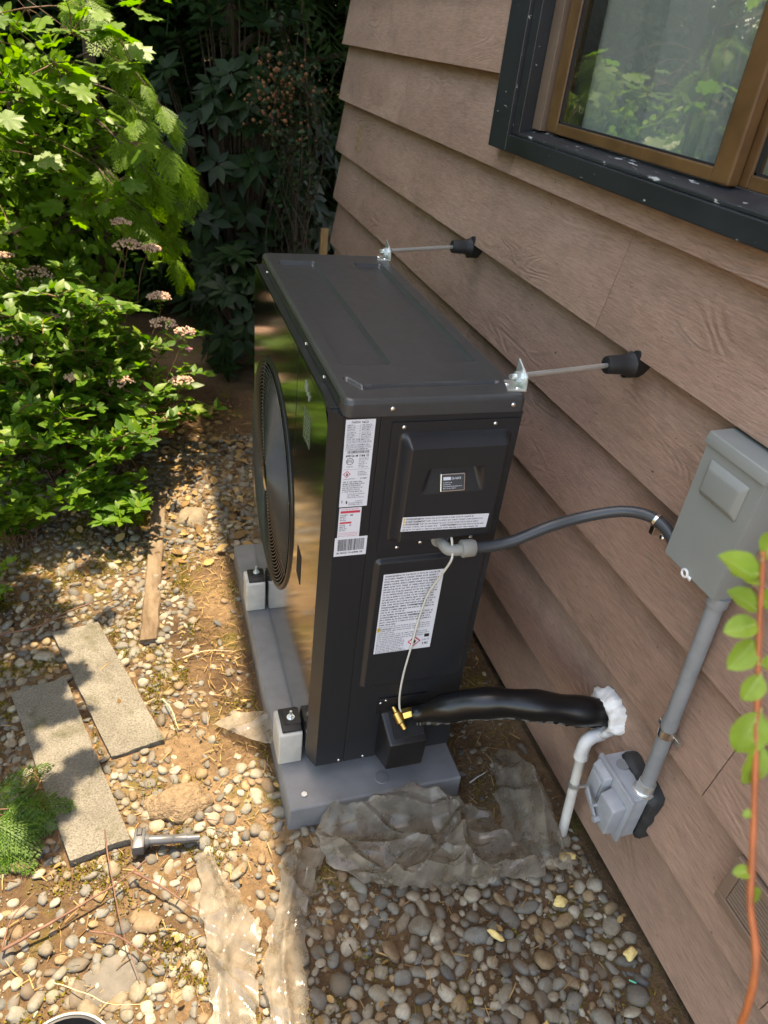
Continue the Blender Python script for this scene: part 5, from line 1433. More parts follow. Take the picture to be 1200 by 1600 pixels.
# --- black bucket just inside the frame
bk = empty('bucket', (-0.62, -0.55, ZG), 'black bucket rims at the bottom edge of the gravel', 'bucket')
prof = [(0.0, 0.0), (0.085, 0.0), (0.093, 0.05), (0.100, 0.055), (0.100, 0.06), (0.092, 0.058), (0.082, 0.01), (0.0, 0.008)]
def lathe(b, c, prof, n=40):
    V = []; F = []
    for k in range(n):
        a = 2 * math.pi * k / n
        for r_, z_ in prof: V.append((c[0] + r_ * math.cos(a), c[1] + r_ * math.sin(a), c[2] + z_))
    m_ = len(prof)
    for k in range(n):
        for i in range(m_ - 1): F.append((k * m_ + i, ((k + 1) % n) * m_ + i, ((k + 1) % n) * m_ + i + 1, k * m_ + i + 1))
    b.add(V, F)
b = MB(); lathe(b, (-0.600, -0.535, ZG + 0.005), prof); b.build('tub', MAT['bucket'], bk, autos=40)
b = MB(); b.tube([(-0.600 + 0.099 * math.cos(a), -0.535 + 0.099 * math.sin(a), ZG + 0.066) for a in np.linspace(0, 2 * math.pi, 41)], 0.0028, 6, cap=False); b.build('rim', MAT['bucketrim'], bk, smooth=True)

# --- plastic film
def hash01(i, j, sd):
    v = math.sin(i * 127.1 + j * 311.7 + sd * 74.7) * 43758.5453; return v - math.floor(v)
def tri_noise(x, y, sd):
    """piecewise planar noise on jittered triangles: flat facets with crisp creases"""
    i, j = math.floor(x), math.floor(y); fx, fy = x - i, y - j
    k = 0.25 + 0.5 * hash01(i, j, sd + 9)
    a, b, c, d_ = (hash01(i, j, sd), hash01(i + 1, j, sd), hash01(i, j + 1, sd), hash01(i + 1, j + 1, sd))
    if hash01(i, j, sd + 4) > 0.5:
        v = a + (b - a) * fx + (d_ - b) * fy if fx > fy else a + (c - a) * fy + (d_ - c) * fx
    else:
        v = a + (b - a) * fx + (c - a) * fy if fx + fy < 1 else d_ + (c - d_) * (1 - fx) + (b - d_) * (1 - fy)
    return 2 * v - 1
def film(name, sides, hfun, label, nu=70, nv=70, amp=0.010, seed=0, fold=None, ragged=0.012, zlift=0.006, jit=0.15, nridge=14, rheight=0.020, rwide=1.0):
    """Coons patch between four boundary polylines (bottom, right, top, left) on the ground, crumpled"""
    B, R_, T_, L_ = [spline([(p[0], p[1], 0) for p in q], 10) for q in sides]
    rr_ = random.Random(int(seed * 10)); xs_ = [p.x for S_ in (B, R_, T_, L_) for p in S_]; ys_ = [p.y for S_ in (B, R_, T_, L_) for p in S_]; ridges = []
    for _ in range(nridge):
        an = rr_.uniform(0, math.pi); ra, rb = math.cos(an), math.sin(an); px_ = rr_.uniform(min(xs_), max(xs_)); py_ = rr_.uniform(min(ys_), max(ys_))
        ridges.append((ra, rb, ra * px_ + rb * py_, rr_.uniform(0.4, 1.0) * rheight, rr_.uniform(0.010, 0.030) * rwide))
    def ev(S, t):
        f_ = t * (len(S) - 1); i = min(int(f_), len(S) - 2); return S[i].lerp(S[i + 1], f_ - i)
    V = []
    for j in range(nv + 1):
        v = j / nv
        for i in range(nu + 1):
            u = i / nu
            p = ev(B, u) * (1 - v) + ev(T_, u) * v + ev(L_, v) * (1 - u) + ev(R_, v) * u - (ev(B, 0) * (1 - u) * (1 - v) + ev(B, 1) * u * (1 - v) + ev(T_, 0) * (1 - u) * v + ev(T_, 1) * u * v)
            ed = min(u, 1 - u, v, 1 - v)
            x, y = p.x, p.y
            if ed > 0.001:
                x += 0.008 * jit * (2 * hash01(i, j, seed + 31) - 1); y += 0.008 * jit * (2 * hash01(i, j, seed + 57) - 1)
            q = Vector((x * 9, y * 9, seed))
            if ed < 0.08:
                k = 1 - ed / 0.08
                x += ragged * k * noise.noise(Vector((x * 28, y * 28, seed + 3))); y += ragged * k * noise.noise(Vector((x * 28, y * 28, seed + 9)))
            c = 0
            for sc, am in ((8, 1.0), (19, 0.55)):
                wx = x * sc + 0.6 * noise.noise(Vector((x * sc * .4, y * sc * .4, seed + 5))); wy = y * sc + 0.35 * wx
                c += am * tri_noise(wx, wy, seed + sc)
            z = hfun(x, y) + zlift + amp * max(-0.30, c)
            for (ra, rb, rc, rh, rw) in ridges:
                z += rh * max(0.0, 1 - abs(ra * x + rb * y - rc + 0.012 * noise.noise(Vector((x * 11, y * 11, rc * 9)))) / rw) * min(1.0, ed * 9 + 0.25)
            if fold: z += fold(u, v)
            V.append((x, y, z))
    F = []
    for j in range(nv):
        for i in range(nu):
            a, b, c, d_ = j * (nu + 1) + i, j * (nu + 1) + i + 1, (j + 1) * (nu + 1) + i + 1, (j + 1) * (nu + 1) + i
            F += [(a, b, c), (a, c, d_)] if hash01(i, j, seed) > 0.5 else [(a, b, d_), (b, c, d_)]
    ob = npmesh(name, V, F, MAT['film'], None, smooth=True); sharp(ob.data, 26); return tag(ob, label, 'plastic film', 'torn plastic sheets')
def hground(x, y): return gh(x, y) + 0.014
def hpad(x, y):
    """ground, bunched up against the pad's near face"""
    t = sst(-0.19, -0.094, y); k = sst(0.0, 0.06, x) * (1 - sst(0.41, 0.46, x))
    return gh(x, y) + 0.012 + 0.070 * t * t * k
film('plastic_sheet', [[(0.03, -0.23), (0.14, -0.30), (0.28, -0.345), (0.42, -0.36), (0.575, -0.375)], [(0.575, -0.375), (0.56, -0.31), (0.52, -0.24), (0.47, -0.16)],
                       [(0.02, -0.098), (0.16, -0.093), (0.31, -0.091), (0.47, -0.16)], [(0.03, -0.23), (0.005, -0.18), (0.02, -0.098)]],
     hpad, 'crumpled grey plastic film bunched against the front of the pad', 150, 100, 0.014, 2.0, ragged=0.022, nridge=17, rheight=0.034, rwide=1.5)
film('plastic_sheet', [[(-0.306, -0.53), (-0.26, -0.54), (-0.215, -0.53)], [(-0.215, -0.53), (-0.20, -0.42), (-0.185, -0.325), (-0.25, -0.19)], [(-0.300, -0.100), (-0.285, -0.115), (-0.25, -0.19)], [(-0.306, -0.53), (-0.312, -0.38), (-0.308, -0.24), (-0.300, -0.100)]],
     hground, 'narrow torn film strip beside the red twig on the pebbles', 50, 110, 0.006, 6.0, ragged=0.02, zlift=0.008, nridge=6, rheight=0.012,
     fold=lambda u, v: 0.012 * math.exp(-((u - 0.35 - 0.2 * v) / 0.09) ** 2))
film('plastic_sheet', [[(-0.19, -0.56), (-0.15, -0.57), (-0.11, -0.56)], [(-0.11, -0.56), (-0.085, -0.40), (-0.05, -0.30), (0.02, -0.17)], [(-0.10, -0.175), (-0.05, -0.15), (0.02, -0.17)], [(-0.19, -0.56), (-0.185, -0.42), (-0.135, -0.30), (-0.10, -0.175)]],
     hground, 'wider torn film strip running from the pad corner toward the camera', 60, 120, 0.007, 7.0, ragged=0.02, zlift=0.010, nridge=7, rheight=0.014,
     fold=lambda u, v: 0.014 * math.exp(-((u - 0.50) / 0.10) ** 2))
film('plastic_sheet', [[(-0.225, 0.30), (-0.15, 0.22), (-0.075, 0.15)], [(-0.075, 0.15), (-0.062, 0.21), (-0.072, 0.275)], [(-0.205, 0.315), (-0.14, 0.315), (-0.072, 0.275)], [(-0.225, 0.30), (-0.215, 0.31), (-0.205, 0.315)]],
     hground, 'small folded plastic film flap sticking out beside the near riser', 40, 36, 0.004, 11.0, ragged=0.006, nridge=4, rheight=0.012, fold=lambda u, v: 0.055 * u ** 1.3)
film('plastic_sheet', [[(0.505, -0.32), (0.56, -0.355), (0.635, -0.39)], [(0.635, -0.39), (0.662, -0.27), (0.672, -0.12), (0.66, 0.0)], [(0.575, 0.01), (0.62, 0.03), (0.66, 0.0)], [(0.505, -0.32), (0.515, -0.22), (0.54, -0.12), (0.575, 0.01)]],
     hground, 'plastic film piece standing in folds beside the drain pipe', 70, 100, 0.010, 15.0, ragged=0.014, nridge=9, rheight=0.022,
     fold=lambda u, v: 0.12 * max(0.0, 1 - abs(u - 0.62) / 0.36) * math.sin(math.pi * min(1, v * 0.95 + 0.05)))

# ------------------------------------------------------------------ plants
def stems_mesh(paths, r0, name, mat, parent, n=5):
    b = MB()
    for p in paths:
        m_ = len(p); b.tube(p, [r0 * (1 - 0.75 * i / m_) for i in range(m_)], n, cap=False)
    return b.build(name, mat, parent, smooth=True)

def bush(name, label, centre, R3, n_, leaf, mat, cat='shrub', T=OVAL, TF=OVAL_T, seed=0, group=None, trunk=True):
    e = empty(name, (centre[0], centre[1], ZG), label, cat, group)
    d_ = unit(rng.normal(0, 1, (n_, 3))); rr = rng.uniform(0.0, 1.0, n_) ** 0.33
    lump = np.array([1 + 0.28 * noise.noise(Vector((a * 2.4, b * 2.4, c * 2.4 + seed))) for a, b, c in d_])
    P = np.array(centre) + d_ * (rr * lump)[:, None] * np.array(R3)
    # clump the leaves
    cl = rng.integers(0, max(1, n_ // 14), n_); off_ = P[cl]; P = off_ + rng.normal(0, 1, (n_, 3)) * np.array(R3) * 0.055
    ok = P[:, 2] > ZG; P = P[ok]; m = len(P)
    out = unit((P - np.array(centre)) / np.array(R3)) + rng.normal(0, .5, (m, 3)) + np.array((0, -.1, .0))
    V, F = scatter(T, TF, P, out + np.array((0, 0, -.35)), np.tile((0, -.3, 1.), (m, 1)) + rng.normal(0, .45, (m, 3)), rng.uniform(leaf[0], leaf[1], m))
    npmesh('crown', V, F, MAT[mat], e)
    if trunk:
        b = MB(); top = centre[2] + R3[2] * 0.5
        b.tube(spline([(centre[0], centre[1], ZG - .2), (centre[0] + .05, centre[1], (ZG + top) / 2), (centre[0], centre[1], top)], 6), [0.06 * R3[0] * (1 - .7 * i / 13) for i in range(13)], 9)
        for q in range(7):
            a = random.uniform(0, 6.28); z_ = random.uniform(0.25, 0.9) * (top - ZG) + ZG
            b.tube(spline([(centre[0], centre[1], z_), (centre[0] + .4 * R3[0] * math.cos(a), centre[1] + .4 * R3[1] * math.sin(a), z_ + .2 * R3[2]), (centre[0] + .8 * R3[0] * math.cos(a), centre[1] + .8 * R3[1] * math.sin(a), z_ + .35 * R3[2])], 4), [0.022 * R3[0] * (1 - .7 * i / 9) for i in range(9)], 6)
        b.build('trunk', MAT['bark'], e, smooth=True)
    return e

# spirea shrub -------------------------------------------------
shrub = empty('flowering_shrub', (-0.62, 2.0, ZG), 'bright green shrub with faded pink flower heads beside the path', 'shrub')
paths = []; LP = []; LD = []
cx, cy = -0.66, 1.95
for k in range(150):
    a = random.uniform(0, 2 * math.pi); rr = random.uniform(0.12, 0.56); h_ = random.uniform(0.42, 0.92) * (1.05 - 0.55 * (rr / 0.56) ** 2)
    tip = Vector((cx + rr * math.cos(a) * 1.02, cy + rr * math.sin(a) * 1.0, ZG + h_))
    if tip.x > -0.17: tip.x = -0.17 - random.random() * 0.06
    base = Vector((cx + random.gauss(0, 0.09), cy + random.gauss(0, 0.09), ZG))
    mid = base.lerp(tip, 0.55) + Vector((0, 0, 0.13 * h_)) + Vector((random.gauss(0, .03), random.gauss(0, .03), 0))
    if k % 3 == 0 and rr > 0.3: tip.z -= random.uniform(0.05, 0.18)
    p = spline([base, mid, tip], 9); paths.append(p)
    for i in range(5, len(p)):
        if random.random() < 0.12: continue
        for s_ in range(random.choice((2, 2, 3))):
            t_ = (p[min(i + 1, len(p) - 1)] - p[i - 1]).normalized(); az = random.uniform(0, 6.28)
            o_ = Vector((math.cos(az), math.sin(az), 0.1))
            LP.append(p[i]); LD.append(t_ * 0.55 + o_ * 0.9)
    # side shoots
    for q in range(random.choice((2, 3, 4))):
        i = random.randint(7, len(p) - 2); az = random.uniform(0, 6.28); ln = random.uniform(0.08, 0.19)
        e_ = p[i] + Vector((math.cos(az) * ln, math.sin(az) * ln, ln * random.uniform(-0.1, 0.6)))
        sp_ = spline([p[i], p[i].lerp(e_, .5) + Vector((0, 0, .015)), e_], 4); paths.append(sp_)
        for j in range(1, len(sp_)):
            for s_ in range(2):
                az2 = random.uniform(0, 6.28); t_ = (e_ - p[i]).normalized()
                LP.append(sp_[j]); LD.append(t_ * 0.6 + Vector((math.cos(az2), math.sin(az2), 0.15)) * 0.8)
LPn = np.array(LP); LDn = np.array(LD); m = len(LPn)
nrm = np.stack([rng.normal(0, .35, m), rng.normal(-.1, .35, m), np.ones(m)], 1)
V, F = scatter(LANCE, LANCE_T, LPn, LDn, nrm, rng.uniform(0.034, 0.072, m), rng.uniform(1.1, 1.6, m))
npmesh('foliage', V, F, MAT['spirea'], shrub)
stems_mesh(paths, 0.0036, 'stems', MAT['shrubstem'], shrub)
FL = [(-0.40, 2.10, 0.93, 1.0), (-0.38, 2.08, 0.85, 1.4), (-0.29, 2.1, 0.83, 1.0), (-0.76, 2.1, 0.72, 1.7), (-0.56, 1.95, 0.60, 1.5), (-0.48, 2.1, 0.60, 1.1), (-0.72, 2.0, 0.56, 1.4), (-0.27, 2.05, 0.64, 1.2), (-0.26, 1.95, 0.56, 1.3), (-0.17, 2.0, 0.50, 1.1), (-0.20, 1.85, 0.33, 1.1), (-0.45, 1.75, 0.38, 1.3), (-0.36, 1.75, 0.25, 1.0), (-0.86, 2.1, 0.78, .9), (-0.62, 1.7, 0.42, 1.0), (-0.86, 1.9, 0.5, 1.1)]
for k, (x, y, z, s_) in enumerate(FL):
    P = []; n_ = 90
    bm = bmesh.new(); bmesh.ops.create_icosphere(bm, subdivisions=1, radius=1.0)
    tv = np.array([tuple(v.co) for v in bm.verts]); tf = np.array([[v.index for v in f_.verts] for f_ in bm.faces]); bm.free()
    a_ = rng.uniform(0, 6.28, n_); r_ = np.sqrt(rng.uniform(0, 1, n_)) * 0.038 * s_
    P = np.stack([x + r_ * np.cos(a_) * 1.15, y + r_ * np.sin(a_), z + 0.010 * s_ - r_ * r_ * 9 + rng.normal(0, .003, n_)], 1)
    V, F = scatter(tv, tf, P, rng.normal(0, 1, (n_, 3)), rng.normal(0, 1, (n_, 3)), rng.uniform(0.0035, 0.0062, n_) * (0.8 + 0.2 * s_))
    npmesh('flower_head', V, F, MAT['flower'], shrub)
V_ = MB()
for (x, y, z, s_) in FL:
    V_.tube(spline([(x, y, z), (x - 0.02 + random.gauss(0, .02), y + .02, z - 0.10), (x * 0.8 + cx * 0.2, y * .8 + cy * .2, z - 0.24)], 5), [0.0014 + 0.0001 * i for i in range(11)], 5, cap=False)
V_.build('flower_stalks', MAT['shrubstem'], shrub, smooth=True)['kind'] = 'stuff'
P = np.array([(-0.155 + rng.normal(0, .006), 1.96 + rng.normal(0, .006), 0.43 + rng.normal(0, .004)) for _ in range(16)])
V, F = scatter(tv, tf, P, rng.normal(0, 1, (16, 3)), rng.normal(0, 1, (16, 3)), rng.uniform(.004, .007, 16)); npmesh('flower_head', V, F, MAT['flowerpink'], shrub)['label'] = 'small fresh pink flower head'
# leaves of flower stalks
LPn = []; LDn = []
for (x, y, z, s_) in FL:
    for q in range(9):
        az = random.uniform(0, 6.28); LPn.append((x + random.gauss(0, .008), y, z - random.uniform(0.01, 0.12))); LDn.append((math.cos(az), math.sin(az), 0.25))
m = len(LPn); V, F = scatter(LANCE, LANCE_T, np.array(LPn), np.array(LDn), np.tile((0, 0, 1.), (m, 1)) + rng.normal(0, .3, (m, 3)), rng.uniform(.03, .06, m), np.full(m, 1.3))
npmesh('stalk_leaves', V, F, MAT['spirea'], shrub)

# low understory beside the slabs -------------------------------
def lowplant(name, x, y, n_st, h_, sp_, label, leaf=(0.03, 0.05), mat='spirea', T=LANCE, TF=LANCE_T, wid=1.3, stem='shrubstem', per=2):
    e = empty(name, (x, y, gh(x, y)), label, 'plant'); paths = []; LP = []; LD = []
    for k in range(n_st):
        az = random.uniform(0, 6.28); r_ = random.uniform(0.3, 1) * sp_
        tip = Vector((x + r_ * math.cos(az), y + r_ * math.sin(az), gh(x, y) + h_ * random.uniform(0.5, 1.0))); b = Vector((x + random.gauss(0, sp_ * .15), y + random.gauss(0, sp_ * .15), gh(x, y) - .01))
        p = spline([b, b.lerp(tip, .5) + Vector((0, 0, h_ * .15)), tip], 6); paths.append(p)
        for i in range(3, len(p)):
            for _ in range(per):
                a2 = random.uniform(0, 6.28); LP.append(p[i]); LD.append((p[i] - p[i - 1]).normalized() * .5 + Vector((math.cos(a2), math.sin(a2), .1)))
    m = len(LP); V, F = scatter(T, TF, np.array(LP), np.array(LD), np.tile((0, 0, 1.), (m, 1)) + rng.normal(0, .35, (m, 3)), rng.uniform(leaf[0], leaf[1], m), np.full(m, wid))
    npmesh('foliage', V, F, MAT[mat], e); stems_mesh(paths, 0.0022, 'stems', MAT[stem], e); return e
lowplant('seedling_plant', -0.50, 1.42, 26, 0.24, 0.20, 'low leafy plant spilling over the timber edging', (0.04, 0.075))
lowplant('seedling_plant', -0.86, 1.38, 30, 0.26, 0.24, 'low leafy plant in shade left of the twigs', (0.035, 0.06), 'deepleaf')
lowplant('seedling_plant', -1.12, 1.75, 40, 0.42, 0.30, 'taller leafy plant at the left edge under the maple', (0.05, 0.08), 'deepleaf')
lowplant('seedling_plant', -0.93, 0.98, 16, 0.14, 0.16, 'small dark weed at the left edge beyond the slabs', (0.025, 0.045), 'deepleaf')

# cedar sprays --------------------------------------------------
def spray_set(anchors, name_mat, parent, scale, down=0.55, T=SPRAY, TF=SPRAY_F):
    """anchors: list of (pos, dir)"""
    P = np.array([a[0] for a in anchors]); Dd = np.array([a[1] for a in anchors]); m = len(P)
    nrm = np.stack([rng.normal(0, .6, m), rng.normal(-.45, .5, m), np.ones(m)], 1)
    return scatter(T, TF, P, Dd, nrm, rng.uniform(scale[0], scale[1], m))
def cedar(base, h_, label, branches, mat='cedar', r0=0.05, trunk_top=None):
    e = empty('cedar_tree', base, label, 'tree'); b0 = Vector(base)
    top = Vector((base[0] + 0.06, base[1] + 0.05, base[2] + h_)) if trunk_top is None else Vector(trunk_top)
    MB().tube(spline([b0 - Vector((0, 0, .1)), b0.lerp(top, .5) + Vector((0.02, 0, 0)), top], 8), [r0 * (1 - 0.8 * i / 17) for i in range(17)], 10).build('trunk', MAT['bark'], e, smooth=True)
    paths = []; anchors = []
    for (p0, p1, p2, nsp, sc) in branches:
        p = spline([p0, p1, p2], 8); paths.append(p)
        for _ in range(int(nsp * 1.05)):
            t = 0.42 + 0.58 * random.random(); f_ = t * (len(p) - 2); i = int(f_); q = p[i].lerp(p[i + 1], f_ - i)
            dirv = (p[i + 1] - p[i]).normalized(); side = dirv.cross(Vector((0, 0, 1))).normalized() * random.choice((-1, 1)) * random.uniform(0.2, 1.0)
            anchors.append((q + Vector((random.gauss(0, .012), random.gauss(0, .012), random.gauss(0, .012))), dirv * random.uniform(0.3, 1.0) + side + Vector((random.gauss(0, .25), random.gauss(0, .25), random.uniform(-1.2, 0.05)))))
    V, F = spray_set(anchors, mat, e, sc); npmesh('crown', V, F, MAT[mat], e)
    stems_mesh(paths, 0.006, 'branches', MAT['bark'], e); return e
br = []
T0 = Vector((-0.55, 3.05, 0))
def Bv(z, p1, p2, n_, sc=(0.07, 0.17)): br.append((Vector((-0.55, 3.05, z)), Vector(p1), Vector(p2), n_, sc))
Bv(1.45, (-0.36, 2.55, 1.50), (-0.13, 2.45, 1.24), 26); Bv(1.35, (-0.34, 2.5, 1.34), (-0.10, 2.40, 1.06), 30); Bv(1.25, (-0.38, 2.45, 1.18), (-0.13, 2.40, 0.90), 30)
Bv(1.1, (-0.40, 2.5, 1.00), (-0.14, 2.42, 0.76), 26); Bv(1.05, (-0.45, 2.5, 1.02), (-0.25, 2.40, 0.84), 22); Bv(1.2, (-0.32, 2.6, 1.2), (-0.05, 2.5, 1.0), 18)
Bv(0.95, (-0.40, 2.6, 0.86), (-0.12, 2.5, 0.62), 22); Bv(1.6, (-0.5, 2.6, 1.70), (-0.36, 2.5, 1.55), 16)
cedar((-0.55, 3.05, ZG), 2.6, 'sunlit cedar with drooping sprays behind the flowering shrub', br)
br = []
def Bl(z, p1, p2, n_, sc=(0.09, 0.19)): br.append((Vector((-1.35, 3.0, z)), Vector(p1), Vector(p2), n_, sc))
for z, p1, p2 in ((1.5, (-1.15, 2.6, 1.5), (-0.90, 2.35, 1.25)), (1.3, (-1.15, 2.5, 1.25), (-0.92, 2.2, 1.02)), (1.1, (-1.2, 2.5, 1.05), (-0.98, 2.25, 0.82)), (1.8, (-1.2, 2.6, 1.85), (-0.85, 2.4, 1.62)), (0.8, (-1.2, 2.6, .8), (-0.95, 2.35, .6)),
                  (1.7, (-1.6, 2.6, 1.75), (-1.75, 2.3, 1.5)), (2.0, (-1.3, 2.5, 2.1), (-1.15, 2.1, 1.95)), (2.2, (-1.2, 3.4, 2.3), (-0.9, 3.7, 2.1)), (1.9, (-1.7, 3.0, 2.0), (-2.1, 2.9, 1.8)), (1.3, (-1.7, 2.7, 1.3), (-2.0, 2.5, 1.05))):
    Bl(z, p1, p2, 26)
cedar((-1.35, 3.0, ZG), 3.0, 'cedar tree at the left edge behind the maple leaves', br)

# maple with big lobed leaves -----------------------------------
mp = empty('maple_sapling', (-1.10, 2.62, ZG), 'young maple with large lobed leaves in the top left', 'tree')
MB().tube(spline([(-1.10, 2.62, ZG - .1), (-1.05, 2.58, 0.8), (-1.0, 2.5, 1.6), (-0.98, 2.45, 2.6)], 8), [0.022 * (1 - .6 * i / 25) for i in range(25)], 9).build('trunk', MAT['bark'], mp, smooth=True)
CL = [(-0.50, 2.25, 1.56, 10, .10), (-0.36, 2.22, 1.60, 9, .09), (-0.57, 2.2, 1.46, 9, .10), (-0.47, 2.15, 1.38, 5, .07), (-0.72, 2.2, 1.34, 9, .10), (-0.78, 2.15, 1.26, 7, .08), (-0.60, 2.1, 1.10, 8, .09), (-0.50, 2.1, 1.04, 9, .10), (-0.42, 2.1, 1.00, 4, .06),
      (-0.80, 2.05, 0.87, 6, .07), (-0.31, 2.15, 1.21, 2, .03), (-0.37, 2.15, 1.07, 4, .05), (-0.66, 2.3, 1.62, 5, .10), (-0.25, 2.25, 1.66, 4, .06), (-0.85, 2.25, 1.58, 6, .10), (-0.95, 2.1, 1.45, 8, .1), (-1.0, 2.0, 1.1, 6, .1),
      (-0.85, 1.75, 2.05, 34, .2), (-1.0, 1.5, 2.0, 40, .22), (-0.95, 1.2, 2.05, 36, .2), (-1.3, 1.6, 2.2, 36, .25), (-1.1, 1.35, 1.9, 36, .2), (-0.80, 0.95, 2.1, 30, .18), (-1.25, 1.1, 1.9, 34, .2), (-1.3, 1.9, 1.8, 24, .2), (-1.1, 0.75, 2.1, 30, .18),
      (-0.75, 1.35, 2.1, 24, .14), (-0.62, 1.05, 2.2, 16, .12), (-0.90, 0.6, 2.05, 22, .16), (-0.62, 0.70, 2.15, 10, .10), (-1.25, 0.5, 2.0, 24, .2), (-0.80, 1.15, 2.1, 42, .16), (-0.95, 0.95, 2.1, 45, .18), (-0.76, 1.5, 2.1, 36, .14), (-0.92, 1.6, 2.05, 45, .2), (-0.80, 0.75, 2.12, 30, .13)]
LP = []; LD = []; paths = []; LN = []
for (x, y, z, n_, sp_) in CL:
    hub = Vector((-1.0, 2.5, min(z + 0.1, 2.3))); c_ = Vector((x, y, z))
    q = spline([hub, hub.lerp(c_, .5) + Vector((0, 0, .08)), c_], 6); paths.append(q)
    for _ in range(n_):
        p = c_ + Vector((random.gauss(0, sp_ * .55), random.gauss(0, sp_ * .5), random.gauss(0, sp_ * .42)))
        paths.append([c_.lerp(q[-3], .3), c_.lerp(p, .6) + Vector((0, 0, .008)), p]); az = random.uniform(0, 6.28)
        LP.append(p); LD.append((math.cos(az) * .9, math.sin(az) * .8 - 0.35, random.uniform(-0.6, 0.05)))
m = len(LP); V, F = scatter(LOBED, LOBED_T, np.array(LP), np.array(LD), np.stack([rng.normal(0, .3, m), rng.normal(-.1, .3, m), np.ones(m)], 1), rng.uniform(0.075, 0.140, m))
npmesh('crown', V, F, MAT['maple'], mp); stems_mesh(paths, 0.0028, 'branches', MAT['twig'], mp)

bush('leafy_bush', 'sunlit small-leaved bush behind the maple leaves', (-0.85, 2.85, 0.95), (0.50, 0.28, 0.62), 4200, (0.035, 0.065), 'bright', seed=41)
bush('leafy_bush', 'bright bush at the left edge above the flowering shrub', (-1.25, 2.45, 0.55), (0.40, 0.35, 0.60), 3200, (0.04, 0.07), 'bright', seed=44)
# rhododendron --------------------------------------------------
def whorls(name, label, centre, R3, nw, leaf, mat, base, per=8, catname='shrub', seedshift=0, clip=None):
    e = empty(name, base, label, catname); LP = []; LD = []; LN = []; paths = []
    c_ = Vector(centre); k = 0
    while k < nw:
        d_ = Vector((random.gauss(0, 1), random.gauss(0, 1), random.gauss(0, 1))).normalized(); rr = random.uniform(0.55, 1.0) ** 0.5
        p = Vector((c_.x + d_.x * R3[0] * rr, c_.y + d_.y * R3[1] * rr, c_.z + d_.z * R3[2] * rr))
        if p.z < ZG + 0.05: continue
        if clip and not clip(p): continue
        k += 1
        axis_ = (Vector((d_.x, d_.y, d_.z)) + Vector((0, -0.3, 0.8))).normalized()
        b0 = Vector(base); paths.append([b0.lerp(p, .35) + Vector((0, 0, .1)), b0.lerp(p, .75) + Vector((0, 0, .03)), p])
        t1 = axis_.orthogonal().normalized(); t2 = axis_.cross(t1)
        ph = random.random() * 6
        for i in range(per):
            a = ph + 2 * math.pi * i / per + random.gauss(0, .15); o_ = t1 * math.cos(a) + t2 * math.sin(a)
            LP.append(p + o_ * 0.01); LD.append(o_ + axis_ * random.uniform(-0.25, 0.35)); LN.append(axis_ + Vector((random.gauss(0, .15), random.gauss(0, .15), random.gauss(0, .15))))
    m = len(LP); V, F = scatter(LANCE, LANCE_T, np.array(LP), np.array(LD), np.array(LN), rng.uniform(leaf[0], leaf[1], m), np.full(m, 1.25))
    npmesh('foliage', V, F, MAT[mat], e); stems_mesh(paths, 0.006, 'branches', MAT['bark'], e); return e
def not_house(p): return not (p.x > 0.66 and p.y < 3.2)
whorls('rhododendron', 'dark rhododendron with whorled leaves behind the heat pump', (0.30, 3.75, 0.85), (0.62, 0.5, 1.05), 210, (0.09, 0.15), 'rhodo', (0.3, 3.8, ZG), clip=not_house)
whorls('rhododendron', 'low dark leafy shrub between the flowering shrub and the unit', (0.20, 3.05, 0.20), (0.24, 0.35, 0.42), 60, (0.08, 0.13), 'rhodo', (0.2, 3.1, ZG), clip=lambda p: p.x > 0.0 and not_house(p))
# vine with rusty seed heads at the house corner
vn = empty('climbing_vine', (0.66, 3.25, ZG), 'thin vine with rusty seed heads at the house corner', 'vine')
paths = []; LP = []; LD = []
for k in range(34):
    p = spline([(0.60 + random.gauss(0, .03), 3.3 + random.gauss(0, .06), ZG), (0.58 + random.gauss(0, .06), 3.28 + random.gauss(0, .08), 0.6), (0.52 + random.gauss(0, .10), 3.22 + random.gauss(0, .1), 1.15 + random.gauss(0, .1)), (0.50 + random.gauss(0, .14), 3.18 + random.gauss(0, .1), 1.45 + random.gauss(0, .18))], 8)
    paths.append(p)
    for i in range(3, len(p)):
        for _ in range(3):
            if random.random() < (0.30 if i < 13 else 0.8):
                a = random.uniform(0, 6.28); LP.append(p[i] + Vector((random.gauss(0, .02), random.gauss(0, .02), random.gauss(0, .02)))); LD.append((math.cos(a), math.sin(a) - .3, random.gauss(0, .5)))
m = len(LP); V, F = scatter(OVAL, OVAL_T, np.array(LP), np.array(LD), np.tile((0, -.4, 1.), (m, 1)) + rng.normal(0, .4, (m, 3)), rng.uniform(.02, .042, m)); npmesh('foliage', V, F, MAT['ivy'], vn)
stems_mesh(paths, 0.0035, 'stems', MAT['bark'], vn)
P = np.array([(random.gauss(.46, .10), random.gauss(3.18, .08), random.gauss(1.36, .10)) for _ in range(170)]); V, F = scatter(tv, tf, P, rng.normal(0, 1, (170, 3)), rng.normal(0, 1, (170, 3)), rng.uniform(.005, .012, 170)); npmesh('seed_heads', V, F, MAT['rustbud'], vn)['kind'] = 'stuff'

